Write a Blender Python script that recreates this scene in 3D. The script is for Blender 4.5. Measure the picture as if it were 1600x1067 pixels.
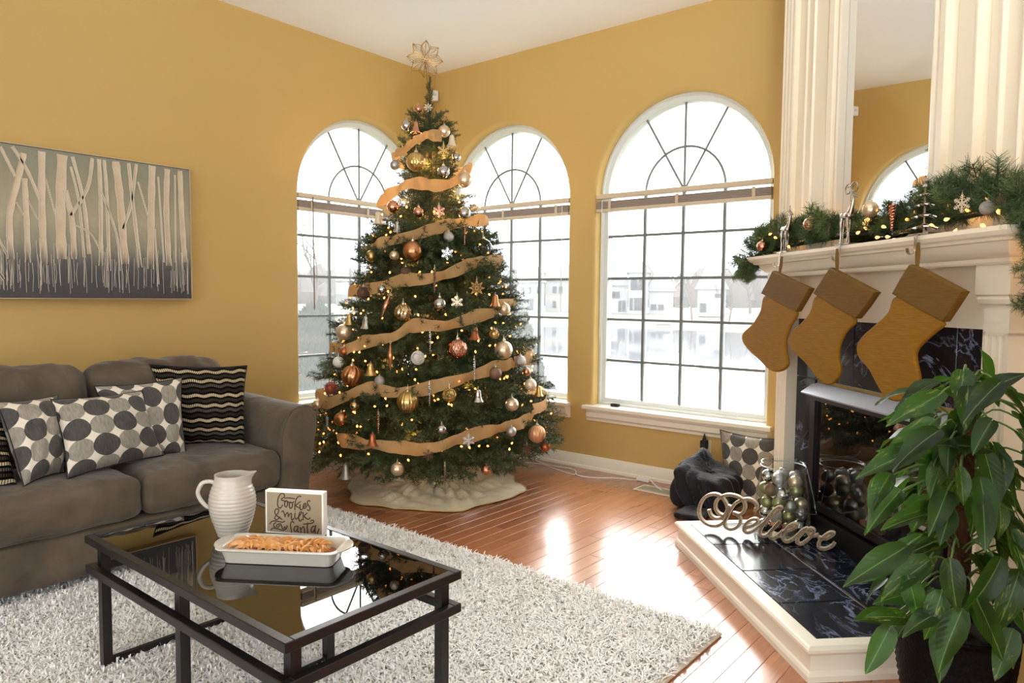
import bpy, math, random
import numpy as np
from mathutils import Vector, Matrix, geometry
random.seed(11)
rng = np.random.default_rng(11)
S = bpy.context.scene
for _o in list(bpy.data.objects):
    bpy.data.objects.remove(_o)
COL = S.collection
PI = math.pi
R2 = math.sqrt(2)

# ---------------------------------------------------------------- camera, world, light, exposure
FPX = 1121.85                                     # focal length in pixels of the 1600 x 1067 frame
YAW, PITCH, ROLL = math.radians(39.239), math.radians(3.480), math.radians(0.5268)
CAM = np.array([0.0, 0.0, 1.30])
_f = np.array([math.cos(YAW)*math.cos(PITCH), math.sin(YAW)*math.cos(PITCH), -math.sin(PITCH)])
_r = np.array([math.sin(YAW), -math.cos(YAW), 0.0])
_u = np.cross(_r, _f)
RR = math.cos(ROLL)*_r + math.sin(ROLL)*_u
UU = -math.sin(ROLL)*_r + math.cos(ROLL)*_u
FF = _f
cam_data = bpy.data.cameras.new('camera')
cam_data.sensor_width = 36.0
cam_data.lens = 36.0*FPX/1600.0
cam_data.clip_start = 0.05
cam_data.clip_end = 600
cam = bpy.data.objects.new('camera', cam_data)
COL.objects.link(cam)
cam.matrix_world = Matrix(((RR[0], UU[0], -FF[0], CAM[0]), (RR[1], UU[1], -FF[1], CAM[1]), (RR[2], UU[2], -FF[2], CAM[2]), (0, 0, 0, 1)))
S.camera = cam

SKY = 5.0
world = bpy.data.worlds.new('overcast_sky')
S.world = world
world.use_nodes = True
_bg = world.node_tree.nodes.get('Background') or world.node_tree.nodes.new('ShaderNodeBackground')
_bg.inputs['Color'].default_value = (0.90, 0.955, 1.0, 1)
_bg.inputs['Strength'].default_value = SKY

def area(name, loc, look, sx, sy, watts, col=(1, 1, 1), portal=False, spread=180):
    d = bpy.data.lights.new(name, 'AREA')
    d.shape = 'RECTANGLE'; d.size = sx; d.size_y = sy; d.energy = watts; d.color = col
    d.spread = math.radians(spread)
    if portal: d.cycles.is_portal = True
    o = bpy.data.objects.new(name, d)
    o.location = loc
    o.rotation_euler = Vector(look).to_track_quat('-Z', 'Y').to_euler()
    COL.objects.link(o)
    return o
# winter sun diffused by thin cloud, standing beyond the lake
sd = bpy.data.lights.new('hazy_sun', 'SUN'); sd.energy = 10.0; sd.angle = math.radians(60); sd.color = (1, .97, .92)
so = bpy.data.objects.new('hazy_sun', sd); COL.objects.link(so)
so.rotation_euler = Vector((-0.75, -0.55, -0.60)).to_track_quat('-Z', 'Y').to_euler()
# unseen fill lamps added behind the camera, two at the rear openings, two aimed up
area('rear_fill', (-3.05, 1.0, 1.45), (1, 0.05, 0.12), 3.4, 2.2, 4, (1.0, 0.97, 0.93))
area('back_fill', (-0.9, -1.45, 1.45), (0.05, 1, 0.15), 2.6, 2.0, 3, (1.0, 0.97, 0.93))
area('ceiling_bounce_fill', (-0.6, -0.7, 1.5), (0.55, 0.58, 0.80), 1.2, 1.2, 4, (1.0, 0.975, 0.94), spread=110)  # added fill, bounced off the ceiling
ud = bpy.data.lights.new('ceiling_fill_spot', 'SPOT'); ud.energy = 620; ud.spot_size = math.radians(80); ud.spot_blend = 1.0; ud.shadow_soft_size = .25; ud.color = (.84, .94, 1.0)
uo = bpy.data.objects.new('ceiling_fill_spot', ud); COL.objects.link(uo); uo.location = (0.1, -0.5, 0.35)  # unseen spot added to brighten the ceiling
uo.rotation_euler = Vector((1.5, 1.75, 2.92)).to_track_quat('-Z', 'Y').to_euler()
S.view_settings.view_transform = 'Standard'
try: S.view_settings.look = 'None'
except Exception: pass
S.view_settings.gamma = 1.0
S.view_settings.use_curve_mapping = False
S.view_settings.exposure = 0.2
S.cycles.sample_clamp_indirect = 6.0
S.cycles.caustics_reflective = False
S.cycles.caustics_refractive = False
S.cycles.transparent_max_bounces = 16

# ---------------------------------------------------------------- geometry helpers
def ray(px, py):
    return (px-800.0)*RR + (533.5-py)*UU + FPX*FF
def hit(px, py, axis, val):
    d = ray(px, py)
    n = {'x': (1, 0, 0), 'y': (0, 1, 0), 'z': (0, 0, 1), 'w': (1/R2, -1/R2, 0)}[axis]
    n = np.array(n, float)
    return CAM + d*((val - CAM@n)/(d@n))
def hitp(px, py, p0, n):
    d = ray(px, py); n = np.array(n, float)
    return CAM + d*(((np.array(p0)-CAM)@n)/(d@n))
def proj(p):
    q = np.array(p, float)-CAM
    z = q@FF
    return 800+FPX*(q@RR)/z, 533.5-FPX*(q@UU)/z
def uw(u, w, z):                                   # fireplace frame: u along its face, w into the corner
    return np.array([(u+w)/R2, (u-w)/R2, z])
def lin(c):
    c = c/255.0
    return c/12.92 if c <= .04045 else ((c+.055)/1.055)**2.4
def C(r, g, b): return (lin(r), lin(g), lin(b), 1.0)

WM = {}
def key(o): return o.as_pointer()
def thing(name, label=None, cat=None, loc=(0, 0, 0), rz=0.0, group=None, kind=None, scale=1.0, M4=None):
    o = bpy.data.objects.new(name, None); COL.objects.link(o)
    o.empty_display_size = .05
    m = M4 if M4 is not None else Matrix.Translation(Vector([float(v) for v in loc])) @ Matrix.Rotation(rz, 4, 'Z') @ Matrix.Scale(scale, 4)
    o.matrix_world = m
    WM[key(o)] = m
    tag(o, label, cat, group, kind)
    return o
def tag(o, label=None, cat=None, group=None, kind=None):
    if label: o['label'] = label
    if cat: o['category'] = cat
    if group: o['group'] = group
    if kind: o['kind'] = kind
    return o
def link(name, me, parent=None, local=None, kind=None):
    o = bpy.data.objects.new(name, me); COL.objects.link(o)
    if parent is not None:
        o.parent = parent
        WM[key(o)] = WM[key(parent)]
        if local is not None:
            o.matrix_local = local
            WM[key(o)] = WM[key(parent)] @ local
    else:
        WM[key(o)] = Matrix.Identity(4)
        if local is not None:
            o.matrix_world = local; WM[key(o)] = local
    if kind: o['kind'] = kind
    return o
def place(name, me, parent, Mw, kind=None):        # existing mesh placed by a world matrix under a parent
    return link(name, me, parent, WM[key(parent)].inverted() @ Mw, kind)
def setmat(o, m):
    o.material_slots[0].link = 'OBJECT'
    o.material_slots[0].material = m

class MB:
    def __init__(s): s.v = []; s.f = []
    def add(s, verts, faces):
        b = len(s.v)
        s.v.extend([tuple(float(c) for c in p) for p in verts])
        s.f.extend([tuple(i+b for i in f) for f in faces])
        return s
    def hexa(s, p):                                # 8 corners: bottom ring then top ring
        return s.add(p, [(3, 2, 1, 0), (4, 5, 6, 7), (0, 1, 5, 4), (1, 2, 6, 5), (2, 3, 7, 6), (3, 0, 4, 7)])
    def box(s, x0, x1, y0, y1, z0, z1):
        return s.hexa([(x0, y0, z0), (x1, y0, z0), (x1, y1, z0), (x0, y1, z0), (x0, y0, z1), (x1, y0, z1), (x1, y1, z1), (x0, y1, z1)])
    def ubox(s, u0, u1, w0, w1, z0, z1):
        return s.hexa([uw(u0, w1, z0), uw(u1, w1, z0), uw(u1, w0, z0), uw(u0, w0, z0), uw(u0, w1, z1), uw(u1, w1, z1), uw(u1, w0, z1), uw(u0, w0, z1)])
    def cbox(s, x0, x1, y0, y1, z0, z1, c=.004):   # box with chamfered top/side edges
        a = [(x0+c, y0+c), (x1-c, y0+c), (x1-c, y1-c), (x0+c, y1-c)]
        o = [(x0, y0), (x1, y0), (x1, y1), (x0, y1)]
        rings = [[(x, y, z0) for x, y in a], [(x, y, z0+c) for x, y in o], [(x, y, z1-c) for x, y in o], [(x, y, z1) for x, y in a]]
        return s.loft(rings, cap=True)
    def loft(s, rings, closed=True, cap=False):
        n = len(rings[0]); b = len(s.v); fs = []
        for i in range(len(rings)-1):
            for j in range(n if closed else n-1):
                k = (j+1) % n
                fs.append((i*n+j, i*n+k, (i+1)*n+k, (i+1)*n+j))
        if cap:
            fs.append(tuple(range(n-1, -1, -1)))
            fs.append(tuple((len(rings)-1)*n+j for j in range(n)))
        return s.add([p for r in rings for p in r], fs)
    def lathe(s, prof, c=(0, 0, 0), n=24, cap=True, tilt=None):
        rings = []
        for r, z in prof:
            rings.append([(c[0]+r*math.cos(2*PI*j/n), c[1]+r*math.sin(2*PI*j/n), c[2]+z) for j in range(n)])
        return s.loft(rings, cap=cap)
    def tube(s, path, r, n=8, cap=True, closed=False, flat=1.0):
        P = [np.array(p, float) for p in path]
        m = len(P)
        rs = r if hasattr(r, '__len__') else [r]*m
        T = []
        for i in range(m):
            a = P[(i-1) % m] if (closed or i > 0) else P[i]
            c = P[(i+1) % m] if (closed or i < m-1) else P[i]
            t = c-a; T.append(t/(np.linalg.norm(t)+1e-12))
        up = np.array([0, 0, 1.0]) if abs(T[0][2]) < .9 else np.array([1.0, 0, 0])
        nrm = up - T[0]*(up@T[0]); nrm /= np.linalg.norm(nrm)
        rings = []
        for i in range(m):
            nrm = nrm - T[i]*(nrm@T[i]); nrm /= (np.linalg.norm(nrm)+1e-12)
            bn = np.cross(T[i], nrm)
            rings.append([tuple(P[i]+rs[i]*(math.cos(2*PI*j/n)*nrm*flat+math.sin(2*PI*j/n)*bn)) for j in range(n)])
        if closed: rings.append(rings[0])
        return s.loft(rings, cap=cap and not closed)
    def bar(s, a, b, w, h=None, up=(0, 0, 1)):
        a = np.array(a, float); b = np.array(b, float); h = h or w
        t = b-a; t /= np.linalg.norm(t); up = np.array(up, float)
        if abs(t@up) > .95: up = np.array([1., 0, 0])
        sd = np.cross(t, up); sd /= np.linalg.norm(sd); u2 = np.cross(sd, t)
        k = [(-1, -1), (1, -1), (1, 1), (-1, 1)]
        return s.loft([[tuple(e+sd*w/2*i+u2*h/2*j) for i, j in k] for e in (a, b)], cap=True)
    def sweep(s, path, nrm, w, d, bev=.25):        # flat-ribbon stroke: w across, d deep along nrm
        P = [np.array(p, float) for p in path]; nrm = np.array(nrm, float); nrm /= np.linalg.norm(nrm)
        rings = []
        for i in range(len(P)):
            t = P[min(i+1, len(P)-1)]-P[max(i-1, 0)]; t /= (np.linalg.norm(t)+1e-12)
            sd = np.cross(nrm, t); sd /= (np.linalg.norm(sd)+1e-12)
            e = bev*min(w, d)
            prof = [(-w/2+e, d/2), (-w/2, d/2-e), (-w/2, -d/2), (w/2, -d/2), (w/2, d/2-e), (w/2-e, d/2)]
            rings.append([tuple(P[i]+sd*x+nrm*y) for x, y in prof])
        return s.loft(rings, cap=True)
    def prism(s, poly, off):                       # planar outline (3D points) extruded by a vector
        n = len(poly); off = np.array(off, float)
        tri = geometry.tessellate_polygon([[Vector([float(c) for c in p]) for p in poly]])
        b = [np.array(p, float) for p in poly]
        fs = [tuple(t) for t in tri] + [tuple(i+n for i in reversed(t)) for t in tri]
        fs += [(i, i+n, (i+1) % n+n, (i+1) % n) for i in range(n)]
        return s.add(b+[p+off for p in b], fs)
    def grid(s, fn, nu, nv, wrap=False):
        vs = [fn(i/nu, j/nv) for j in range(nv+1) for i in range(nu+1)]
        fs = [(j*(nu+1)+i, j*(nu+1)+i+1, (j+1)*(nu+1)+i+1, (j+1)*(nu+1)+i) for j in range(nv) for i in range(nu)]
        return s.add(vs, fs)
    def mesh(s, name, mat, smooth=True, ang=35, inv=None):
        me = bpy.data.meshes.new(name)
        v = s.v
        if inv is not None:
            a = np.array(v); m = np.array(inv)
            v = (a@m[:3, :3].T+m[:3, 3]).tolist()
        me.from_pydata(v, [], s.f)
        finish(me, mat, smooth, ang)
        return me
    def build(s, name, mat, parent=None, kind=None, smooth=True, ang=35, label=None):
        inv = WM[key(parent)].inverted() if parent is not None else None
        o = link(name, s.mesh(name, mat, smooth, ang, inv), parent, None, kind)
        if label: o['label'] = label
        return o
def finish(me, mat, smooth=True, ang=35):
    import bmesh
    if len(me.polygons) < 20000:
        bm = bmesh.new(); bm.from_mesh(me)
        bmesh.ops.recalc_face_normals(bm, faces=bm.faces)
        bm.to_mesh(me); bm.free()
    if mat is not None:
        for m in (mat if isinstance(mat, (list, tuple)) else [mat]): me.materials.append(m)
    if smooth:
        me.polygons.foreach_set('use_smooth', np.ones(len(me.polygons), dtype=bool))
        if ang: me.set_sharp_from_angle(angle=math.radians(ang))
    me.update()
def np_mesh(name, V, Q, mat, smooth=False, idx=None):   # V (n,3), Q (m,4) quads
    me = bpy.data.meshes.new(name)
    me.vertices.add(len(V)); me.vertices.foreach_set('co', np.ascontiguousarray(V, dtype=np.float32).ravel())
    me.loops.add(Q.size); me.loops.foreach_set('vertex_index', np.ascontiguousarray(Q, dtype=np.int32).ravel())
    me.polygons.add(len(Q))
    me.polygons.foreach_set('loop_start', np.arange(0, Q.size, Q.shape[1], dtype=np.int32))
    me.polygons.foreach_set('loop_total', np.full(len(Q), Q.shape[1], dtype=np.int32))
    me.polygons.foreach_set('use_smooth', np.full(len(Q), smooth))
    for m in (mat if isinstance(mat, (list, tuple)) else [mat]): me.materials.append(m)
    if idx is not None: me.polygons.foreach_set('material_index', np.ascontiguousarray(idx, dtype=np.int32))
    me.update(calc_edges=True)
    return me
def smooth_path(pts, k=4, closed=False):           # Catmull-Rom
    P = [np.array(p, float) for p in pts]; n = len(P); out = []
    for i in range(n if closed else n-1):
        g = lambda j: P[j % n] if closed else P[min(max(j, 0), n-1)]
        a, b, c, d = g(i-1), g(i), g(i+1), g(i+2)
        for q in range(k):
            t = q/k
            out.append(.5*((2*b)+(c-a)*t+(2*a-5*b+4*c-d)*t*t+(3*b-a-3*c+d)*t**3))
    if not closed: out.append(P[-1])
    return out
def wob(p, f, seed=0):                             # cheap smooth noise in [-1,1]
    x, y, z = p[..., 0]*f, p[..., 1]*f, p[..., 2]*f
    s = seed*1.7
    return (np.sin(1.0*x+2.1*y+s)*np.cos(1.7*z-1.3*x+2*s)+np.sin(2.3*y-1.1*z+3*s+1.9*np.sin(x+s))+np.sin(2.9*x+1.3*z+s+1.5*np.sin(1.3*y)))/3
def rbox(cx, cy, cz, hx, hy, hz, r, n=16, puff=(0, 0, 0), wr=0, wf=14, seed=0, fn=None):
    """soft box: rounded edges, bulging faces, wrinkle noise; returns MB"""
    g = np.linspace(-1, 1, n+1)
    g = np.sign(g)*(np.abs(g)**.8)
    mb = MB()
    h = np.array([hx, hy, hz])
    for ax in range(3):
        for sg in (-1, 1):
            a, b = np.meshgrid(g, g, indexing='ij')
            P = np.zeros((n+1, n+1, 3)); o = [i for i in range(3) if i != ax]
            P[..., ax] = sg; P[..., o[0]] = a; P[..., o[1]] = b
            p = P*h; q = np.clip(p, -(h-r), h-r); d = p-q
            # spread the rounding
            L = np.linalg.norm(d, axis=-1, keepdims=True); L[L == 0] = 1
            p = q+d/L*r
            for k in range(3):
                if puff[k]:
                    ot = [i for i in range(3) if i != k]
                    wgt = (1-np.clip(np.abs(P[..., ot[0]]), 0, 1)**2)*(1-np.clip(np.abs(P[..., ot[1]]), 0, 1)**2)
                    p[..., k] += np.sign(p[..., k])*(np.abs(p[..., k])/h[k])*puff[k]*wgt
            if wr:
                nn = p/np.linalg.norm(p, axis=-1, keepdims=True)
                p = p+nn*(wr*wob(p, wf, seed)+.5*wr*wob(p, wf*2.3, seed+3))[..., None]
            if fn is not None: p = fn(p)
            p = p+np.array([cx, cy, cz])
            vs = p.reshape(-1, 3)
            fs = [(i*(n+1)+j, (i+1)*(n+1)+j, (i+1)*(n+1)+j+1, i*(n+1)+j+1) for i in range(n) for j in range(n)]
            mb.add(vs, fs)
    return mb
def weld(o, d=.0008):
    import bmesh
    bm = bmesh.new(); bm.from_mesh(o.data)
    bmesh.ops.remove_doubles(bm, verts=bm.verts, dist=d)
    bmesh.ops.recalc_face_normals(bm, faces=bm.faces)
    bm.to_mesh(o.data); bm.free()
    o.data.polygons.foreach_set('use_smooth', np.ones(len(o.data.polygons), dtype=bool)); o.data.update()
    return o

# ---------------------------------------------------------------- materials
def nd(nt, typ, ins=None, **props):
    n = nt.nodes.new('ShaderNode'+typ)
    for k, v in props.items(): setattr(n, k, v)
    for k, v in (ins or {}).items():
        s = n.inputs[k]
        if isinstance(v, bpy.types.NodeSocket): nt.links.new(v, s)
        else: s.default_value = v
    return n
def mth(nt, op, a, b=0.0, c=0.0): return nd(nt, 'Math', {0: a, 1: b, 2: c}, operation=op).outputs[0]
def mixc(nt, f, a, b):
    n = nd(nt, 'Mix', data_type='RGBA')
    for s, v in ((n.inputs[0], f), (n.inputs[6], a), (n.inputs[7], b)):
        if isinstance(v, bpy.types.NodeSocket): nt.links.new(v, s)
        else: s.default_value = v
    return n.outputs[2]
def ramp(nt, f, stops):
    n = nd(nt, 'ValToRGB', {'Fac': f}); e = n.color_ramp.elements
    while len(e) < len(stops): e.new(.5)
    for k, (p, c) in zip(e, stops): k.position = p; k.color = c
    return n.outputs['Color']
def noise(nt, scale, detail=3, vec=None, rough=.55, dist=0):
    ins = {'Scale': scale, 'Detail': detail, 'Roughness': rough, 'Distortion': dist}
    if vec is not None: ins['Vector'] = vec
    return nd(nt, 'TexNoise', ins).outputs['Fac']
def objco(nt, sc=(1, 1, 1), kind='Object'):
    tc = nd(nt, 'TexCoord')
    return nd(nt, 'Mapping', {'Vector': tc.outputs[kind], 'Scale': sc}).outputs['Vector']
def M(name, col, rough=.5, metal=0.0, bump=None, var=None, spec=None, coat=0, sheen=0, trans=0, sub=0, emit=None, ior=None, sc=(1, 1, 1), aniso=0):
    m = bpy.data.materials.new(name); m.use_nodes = True
    nt = m.node_tree; p = nt.nodes['Principled BSDF']
    p.inputs['Base Color'].default_value = col
    p.inputs['Roughness'].default_value = rough; p.inputs['Metallic'].default_value = metal
    if spec is not None: p.inputs['Specular IOR Level'].default_value = spec
    if ior: p.inputs['IOR'].default_value = ior
    if coat: p.inputs['Coat Weight'].default_value = coat; p.inputs['Coat Roughness'].default_value = .05
    if sheen: p.inputs['Sheen Weight'].default_value = sheen; p.inputs['Sheen Roughness'].default_value = .4
    if trans: p.inputs['Transmission Weight'].default_value = trans
    if sub: p.inputs['Subsurface Weight'].default_value = sub; p.inputs['Subsurface Radius'].default_value = (.01, .006, .003)
    if emit: p.inputs['Emission Color'].default_value = emit[0]; p.inputs['Emission Strength'].default_value = emit[1]
    if var or bump: vec = objco(nt, sc)
    if var:                                        # (scale, other colour, contrast)
        f = noise(nt, var[0], 4, vec)
        f = ramp(nt, f, [(.5-.5*var[2], (0, 0, 0, 1)), (.5+.5*var[2], (1, 1, 1, 1))])
        nt.links.new(mixc(nt, f, col, var[1]), p.inputs['Base Color'])
    if bump:                                       # (scale, strength, distance)
        f = noise(nt, bump[0], 4, vec)
        b = nd(nt, 'Bump', {'Height': f, 'Strength': bump[1], 'Distance': bump[2]})
        nt.links.new(b.outputs[0], p.inputs['Normal'])
    m['p'] = 1
    return m
def P(m): return m.node_tree, m.node_tree.nodes['Principled BSDF']
MAT = {}
MAT['wall'] = M('yellow_paint', C(205, 172, 105), .55, bump=(90, .06, .01), spec=.35)
MAT['ceil'] = M('ceiling_paint', C(250, 250, 248), .8, bump=(260, .15, .01), spec=.2)
MAT['trim'] = M('cream_trim_paint', C(240, 232, 212), .38)
MAT['trim2'] = M('fireplace_trim_paint', C(240, 228, 204), .4)
MAT['frame'] = M('window_frame_vinyl', C(222, 228, 226), .4)
MAT['muntin'] = M('grey_muntin', C(120, 126, 126), .5)
MAT['blind'] = M('beige_blind', C(214, 198, 172), .5)
MAT['slat'] = M('blind_slats', C(176, 160, 148), .5)
MAT['white'] = M('white_plastic', C(238, 236, 230), .35)
MAT['black'] = M('black_metal', C(20, 18, 18), .38, bump=(60, .05, .01))
MAT['blackm'] = M('black_matte', C(14, 14, 15), .55)
MAT['steel'] = M('brushed_steel', C(196, 200, 206), .35, metal=.9)
MAT['silver'] = M('polished_silver', C(176, 168, 156), .26, metal=1)
MAT['brass'] = M('warm_gold', C(170, 132, 66), .34, metal=1)
MAT['bark'] = M('brown_stem', C(70, 48, 30), .8)
MAT['wire'] = M('green_wire', C(24, 40, 26), .6)

def wood_mat():
    m = M('oak_plank', C(170, 104, 66), .24, spec=.6, coat=.65)
    P(m)[1].inputs['Coat Roughness'].default_value = .19; P(m)[1].inputs['Coat IOR'].default_value = 1.65
    nt, p = P(m)
    oi = nd(nt, 'ObjectInfo')
    tc = nd(nt, 'TexCoord')
    off = nd(nt, 'VectorMath', {0: tc.outputs['Object'], 1: oi.outputs['Location']}, operation='ADD')
    mp = nd(nt, 'Mapping', {'Vector': off.outputs[0], 'Scale': (1.2, 22, 22)})
    g = noise(nt, 3.0, 6, mp.outputs[0], .6, 1.2)
    g2 = noise(nt, 1.1, 2, mp.outputs[0])
    base = ramp(nt, oi.outputs['Random'], [(0, C(150, 88, 54)), (.35, C(178, 112, 72)), (.7, C(190, 126, 84)), (1, C(160, 96, 58))])
    dark = mixc(nt, ramp(nt, g, [(.35, (0, 0, 0, 1)), (.75, (.65, .65, .65, 1))]), base, C(112, 62, 38))
    c = mixc(nt, mth(nt, 'MULTIPLY', g2, .35), dark, C(206, 140, 96))
    nt.links.new(c, p.inputs['Base Color'])
    nt.links.new(mth(nt, 'MULTIPLY_ADD', g, .14, .16), p.inputs['Roughness'])
    b = nd(nt, 'Bump', {'Height': g, 'Strength': .05, 'Distance': .004})
    nt.links.new(b.outputs[0], p.inputs['Normal'])
    return m
MAT['plank'] = wood_mat()
MAT['subfloor'] = M('dark_joint', C(60, 34, 22), .7)

def marble():
    m = M('black_marble_tile', C(26, 28, 38), .2, spec=.36)
    nt, p = P(m)
    oi = nd(nt, 'ObjectInfo'); tc = nd(nt, 'TexCoord')
    sh = nd(nt, 'VectorMath', {0: oi.outputs['Random'], 1: (17.0, 9.0, 23.0)}, operation='MULTIPLY')
    off = nd(nt, 'VectorMath', {0: tc.outputs['Object'], 1: sh.outputs[0]}, operation='ADD')
    mp = nd(nt, 'Mapping', {'Vector': off.outputs[0], 'Scale': (1, 1.7, 1.3), 'Rotation': (.5, .3, .7)})
    a = noise(nt, 4.2, 8, mp.outputs[0], .60, 1.3)
    v = mth(nt, 'ABSOLUTE', mth(nt, 'SUBTRACT', a, .5))
    msk = noise(nt, 2.2, 2, mp.outputs[0])
    line = ramp(nt, v, [(0.0, (1, 1, 1, 1)), (.008, (.5, .5, .5, 1)), (.026, (0, 0, 0, 1))])
    k = mth(nt, 'MULTIPLY', line, ramp(nt, msk, [(.42, (0, 0, 0, 1)), (.62, (1, 1, 1, 1))]))
    cloud = noise(nt, 5, 5, mp.outputs[0])
    base = mixc(nt, ramp(nt, cloud, [(.4, (0, 0, 0, 1)), (.8, (1, 1, 1, 1))]), C(18, 20, 27), C(34, 38, 54))
    nt.links.new(mixc(nt, k, base, C(150, 164, 196)), p.inputs['Base Color'])
    return m
MAT['marble'] = marble()
MAT['grout'] = M('grey_grout', C(168, 156, 136), .8)

def glass_mat(name, tint=(1, 1, 1, 1), ior=1.45, veil=.0):
    m = bpy.data.materials.new(name); m.use_nodes = True
    nt = m.node_tree; nt.nodes.clear()
    out = nd(nt, 'OutputMaterial')
    fc = nd(nt, 'LayerWeight', {'Blend': .5}).outputs['Facing']
    f0 = ((ior-1)/(ior+1))**2
    fr = mth(nt, 'MULTIPLY_ADD', mth(nt, 'POWER', fc, 5.0), 1-f0, f0)
    tr = nd(nt, 'BsdfTransparent', {'Color': tint}); gl = nd(nt, 'BsdfGlossy', {'Roughness': .01, 'Color': (1, 1, 1, 1)})
    mx = nd(nt, 'MixShader', {0: fr, 1: tr.outputs[0], 2: gl.outputs[0]})
    o = mx.outputs[0]
    if veil:
        tl = nd(nt, 'BsdfTranslucent', {'Color': (1, 1, 1, 1)})
        o = nd(nt, 'MixShader', {0: veil, 1: o, 2: tl.outputs[0]}).outputs[0]
    nt.links.new(o, out.inputs['Surface'])
    return m
MAT['glass'] = glass_mat('window_glass', veil=.05)  # translucent veil imitates glare washing out the view
MAT['jarglass'] = glass_mat('clear_jar_glass', (.96, .985, .975, 1), 1.2)
MAT['mirror'] = M('mirror_silver', C(244, 244, 244), .0, metal=1)

# ================================================================ ROOM
XW, YW, ZC = 4.60, 4.67, 3.275
XB, YB = -3.2, -1.6
TH = .20
HW, ZS, ZSP = .662, .492, 2.068        # window half width, sill height, spring height
WINS = [('y', 3.842), ('x', 3.868), ('x', 2.300)]
def arch(c, hw, z0, zs, n=28):         # outline (s, z), starting bottom left, counterclockwise in (s, z)
    pts = [(c-hw, z0), (c+hw, z0)]
    pts += [(c+hw*math.cos(PI*i/n), zs+hw*math.sin(PI*i/n)) for i in range(n+1)]
    return pts
def on(ax, s, z, d=0.0):               # point on a window wall; d metres into the wall
    return (s, YW+d, z) if ax == 'y' else (XW+d, s, z)
def rect(ax, a, b, z0, z1): return [on(ax, a, z0), on(ax, b, z0), on(ax, b, z1), on(ax, a, z1)]
def holed(mb, ax, outer, holes, d):
    pls = [[Vector(on(ax, s, z, d)) for s, z in pl] for pl in [outer]+holes]
    tri = geometry.tessellate_polygon(pls)
    mb.add([tuple(p) for pl in pls for p in pl], [tuple(t) for t in tri])
def reveal(mb, ax, c):                 # rounded plaster return around an arched opening
    rings = []
    for k in range(5):
        a = PI/2*k/4; e = .022
        hw = HW+e*(1-math.sin(a)); d = e*(1-math.cos(a))
        rings.append([on(ax, s, z, d) for s, z in arch(c, hw, ZS-.03-(hw-HW), ZSP)])
    rings.append([on(ax, s, z, TH) for s, z in arch(c, HW, ZS-.03, ZSP)])
    mb.loft(rings, closed=True)
wl = MB(); wr = MB()
holed(wl, 'y', [(XB, 0), (XW, 0), (XW, ZC), (XB, ZC)], [arch(3.842, HW+.022, ZS-.052, ZSP)], 0)
holed(wl, 'y', [(XB, 0), (XW, 0), (XW, ZC), (XB, ZC)], [arch(3.842, HW, ZS-.03, ZSP)], TH)
reveal(wl, 'y', 3.842)
holed(wr, 'x', [(YB, 0), (YW, 0), (YW, ZC), (YB, ZC)], [arch(c, HW+.022, ZS-.052, ZSP) for c in (3.868, 2.3)], 0)
holed(wr, 'x', [(YB, 0), (YW, 0), (YW, ZC), (YB, ZC)], [arch(c, HW, ZS-.03, ZSP) for c in (3.868, 2.3)], TH)
reveal(wr, 'x', 3.868); reveal(wr, 'x', 2.3)
wall_left = wl.build('wall_left', MAT['wall'], kind='structure', ang=30)
wall_right = wr.build('wall_right', MAT['wall'], kind='structure', ang=30)
def simple_wall(name, pts_outer, hole, off):   # rear walls with one wide opening each
    pls = [[Vector(p) for p in pts_outer], [Vector(p) for p in hole]]
    tri = geometry.tessellate_polygon(pls); mb = MB()
    n = 8; vs = [tuple(p) for pl in pls for p in pl]; o = np.array(off)
    mb.add(vs+[tuple(np.array(p)+o) for p in vs], [tuple(t) for t in tri]+[tuple(i+n for i in t) for t in tri]+[(4+i, 4+(i+1) % 4, 12+(i+1) % 4, 12+i) for i in range(4)])
    return mb.build(name, MAT['wall'], kind='structure', smooth=False)
simple_wall('wall_rear', [(XB, YB, 0), (XB, YW, 0), (XB, YW, ZC), (XB, YB, ZC)], [(XB, -.8, .1), (XB, 2.8, .1), (XB, 2.8, 2.5), (XB, -.8, 2.5)], (-.15, 0, 0))
simple_wall('wall_back', [(XB, YB, 0), (XW, YB, 0), (XW, YB, ZC), (XB, YB, ZC)], [(-2.3, YB, .3), (.5, YB, .3), (.5, YB, 2.5), (-2.3, YB, 2.5)], (0, -.15, 0))
for nm, bars in (('window_4', [((XB-.06, y, .1), (XB-.06, y, 2.5)) for y in (-.78, 1.0, 2.78)]+[((XB-.06, -.8, z), (XB-.06, 2.8, z)) for z in (.12, 2.48)]),
                 ('window_5', [((x, YB-.06, .3), (x, YB-.06, 2.5)) for x in (-2.28, -.9, .48)]+[((-2.3, YB-.06, z), (.5, YB-.06, z)) for z in (.32, 2.48)])):
    w = thing(nm, kind='structure', loc=bars[0][0])  # unseen window put in to let fill light into the room
    mb = MB()
    for a, b in bars: mb.bar(a, b, .06)
    mb.build('frame', MAT['frame'], w)
    mb = MB(); q = np.array([bars[0][0], bars[0][1], bars[2][1], bars[2][0]], float)
    mb.prism([tuple(p) for p in q], np.cross(q[1]-q[0], q[2]-q[1])/np.linalg.norm(np.cross(q[1]-q[0], q[2]-q[1]))*.006)
    mb.build('pane', MAT['glass'], w)
MB().box(XB-.15, XW+TH, YB-.15, YW+TH, ZC, ZC+.1).build('ceiling', MAT['ceil'], kind='structure', smooth=False)

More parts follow.
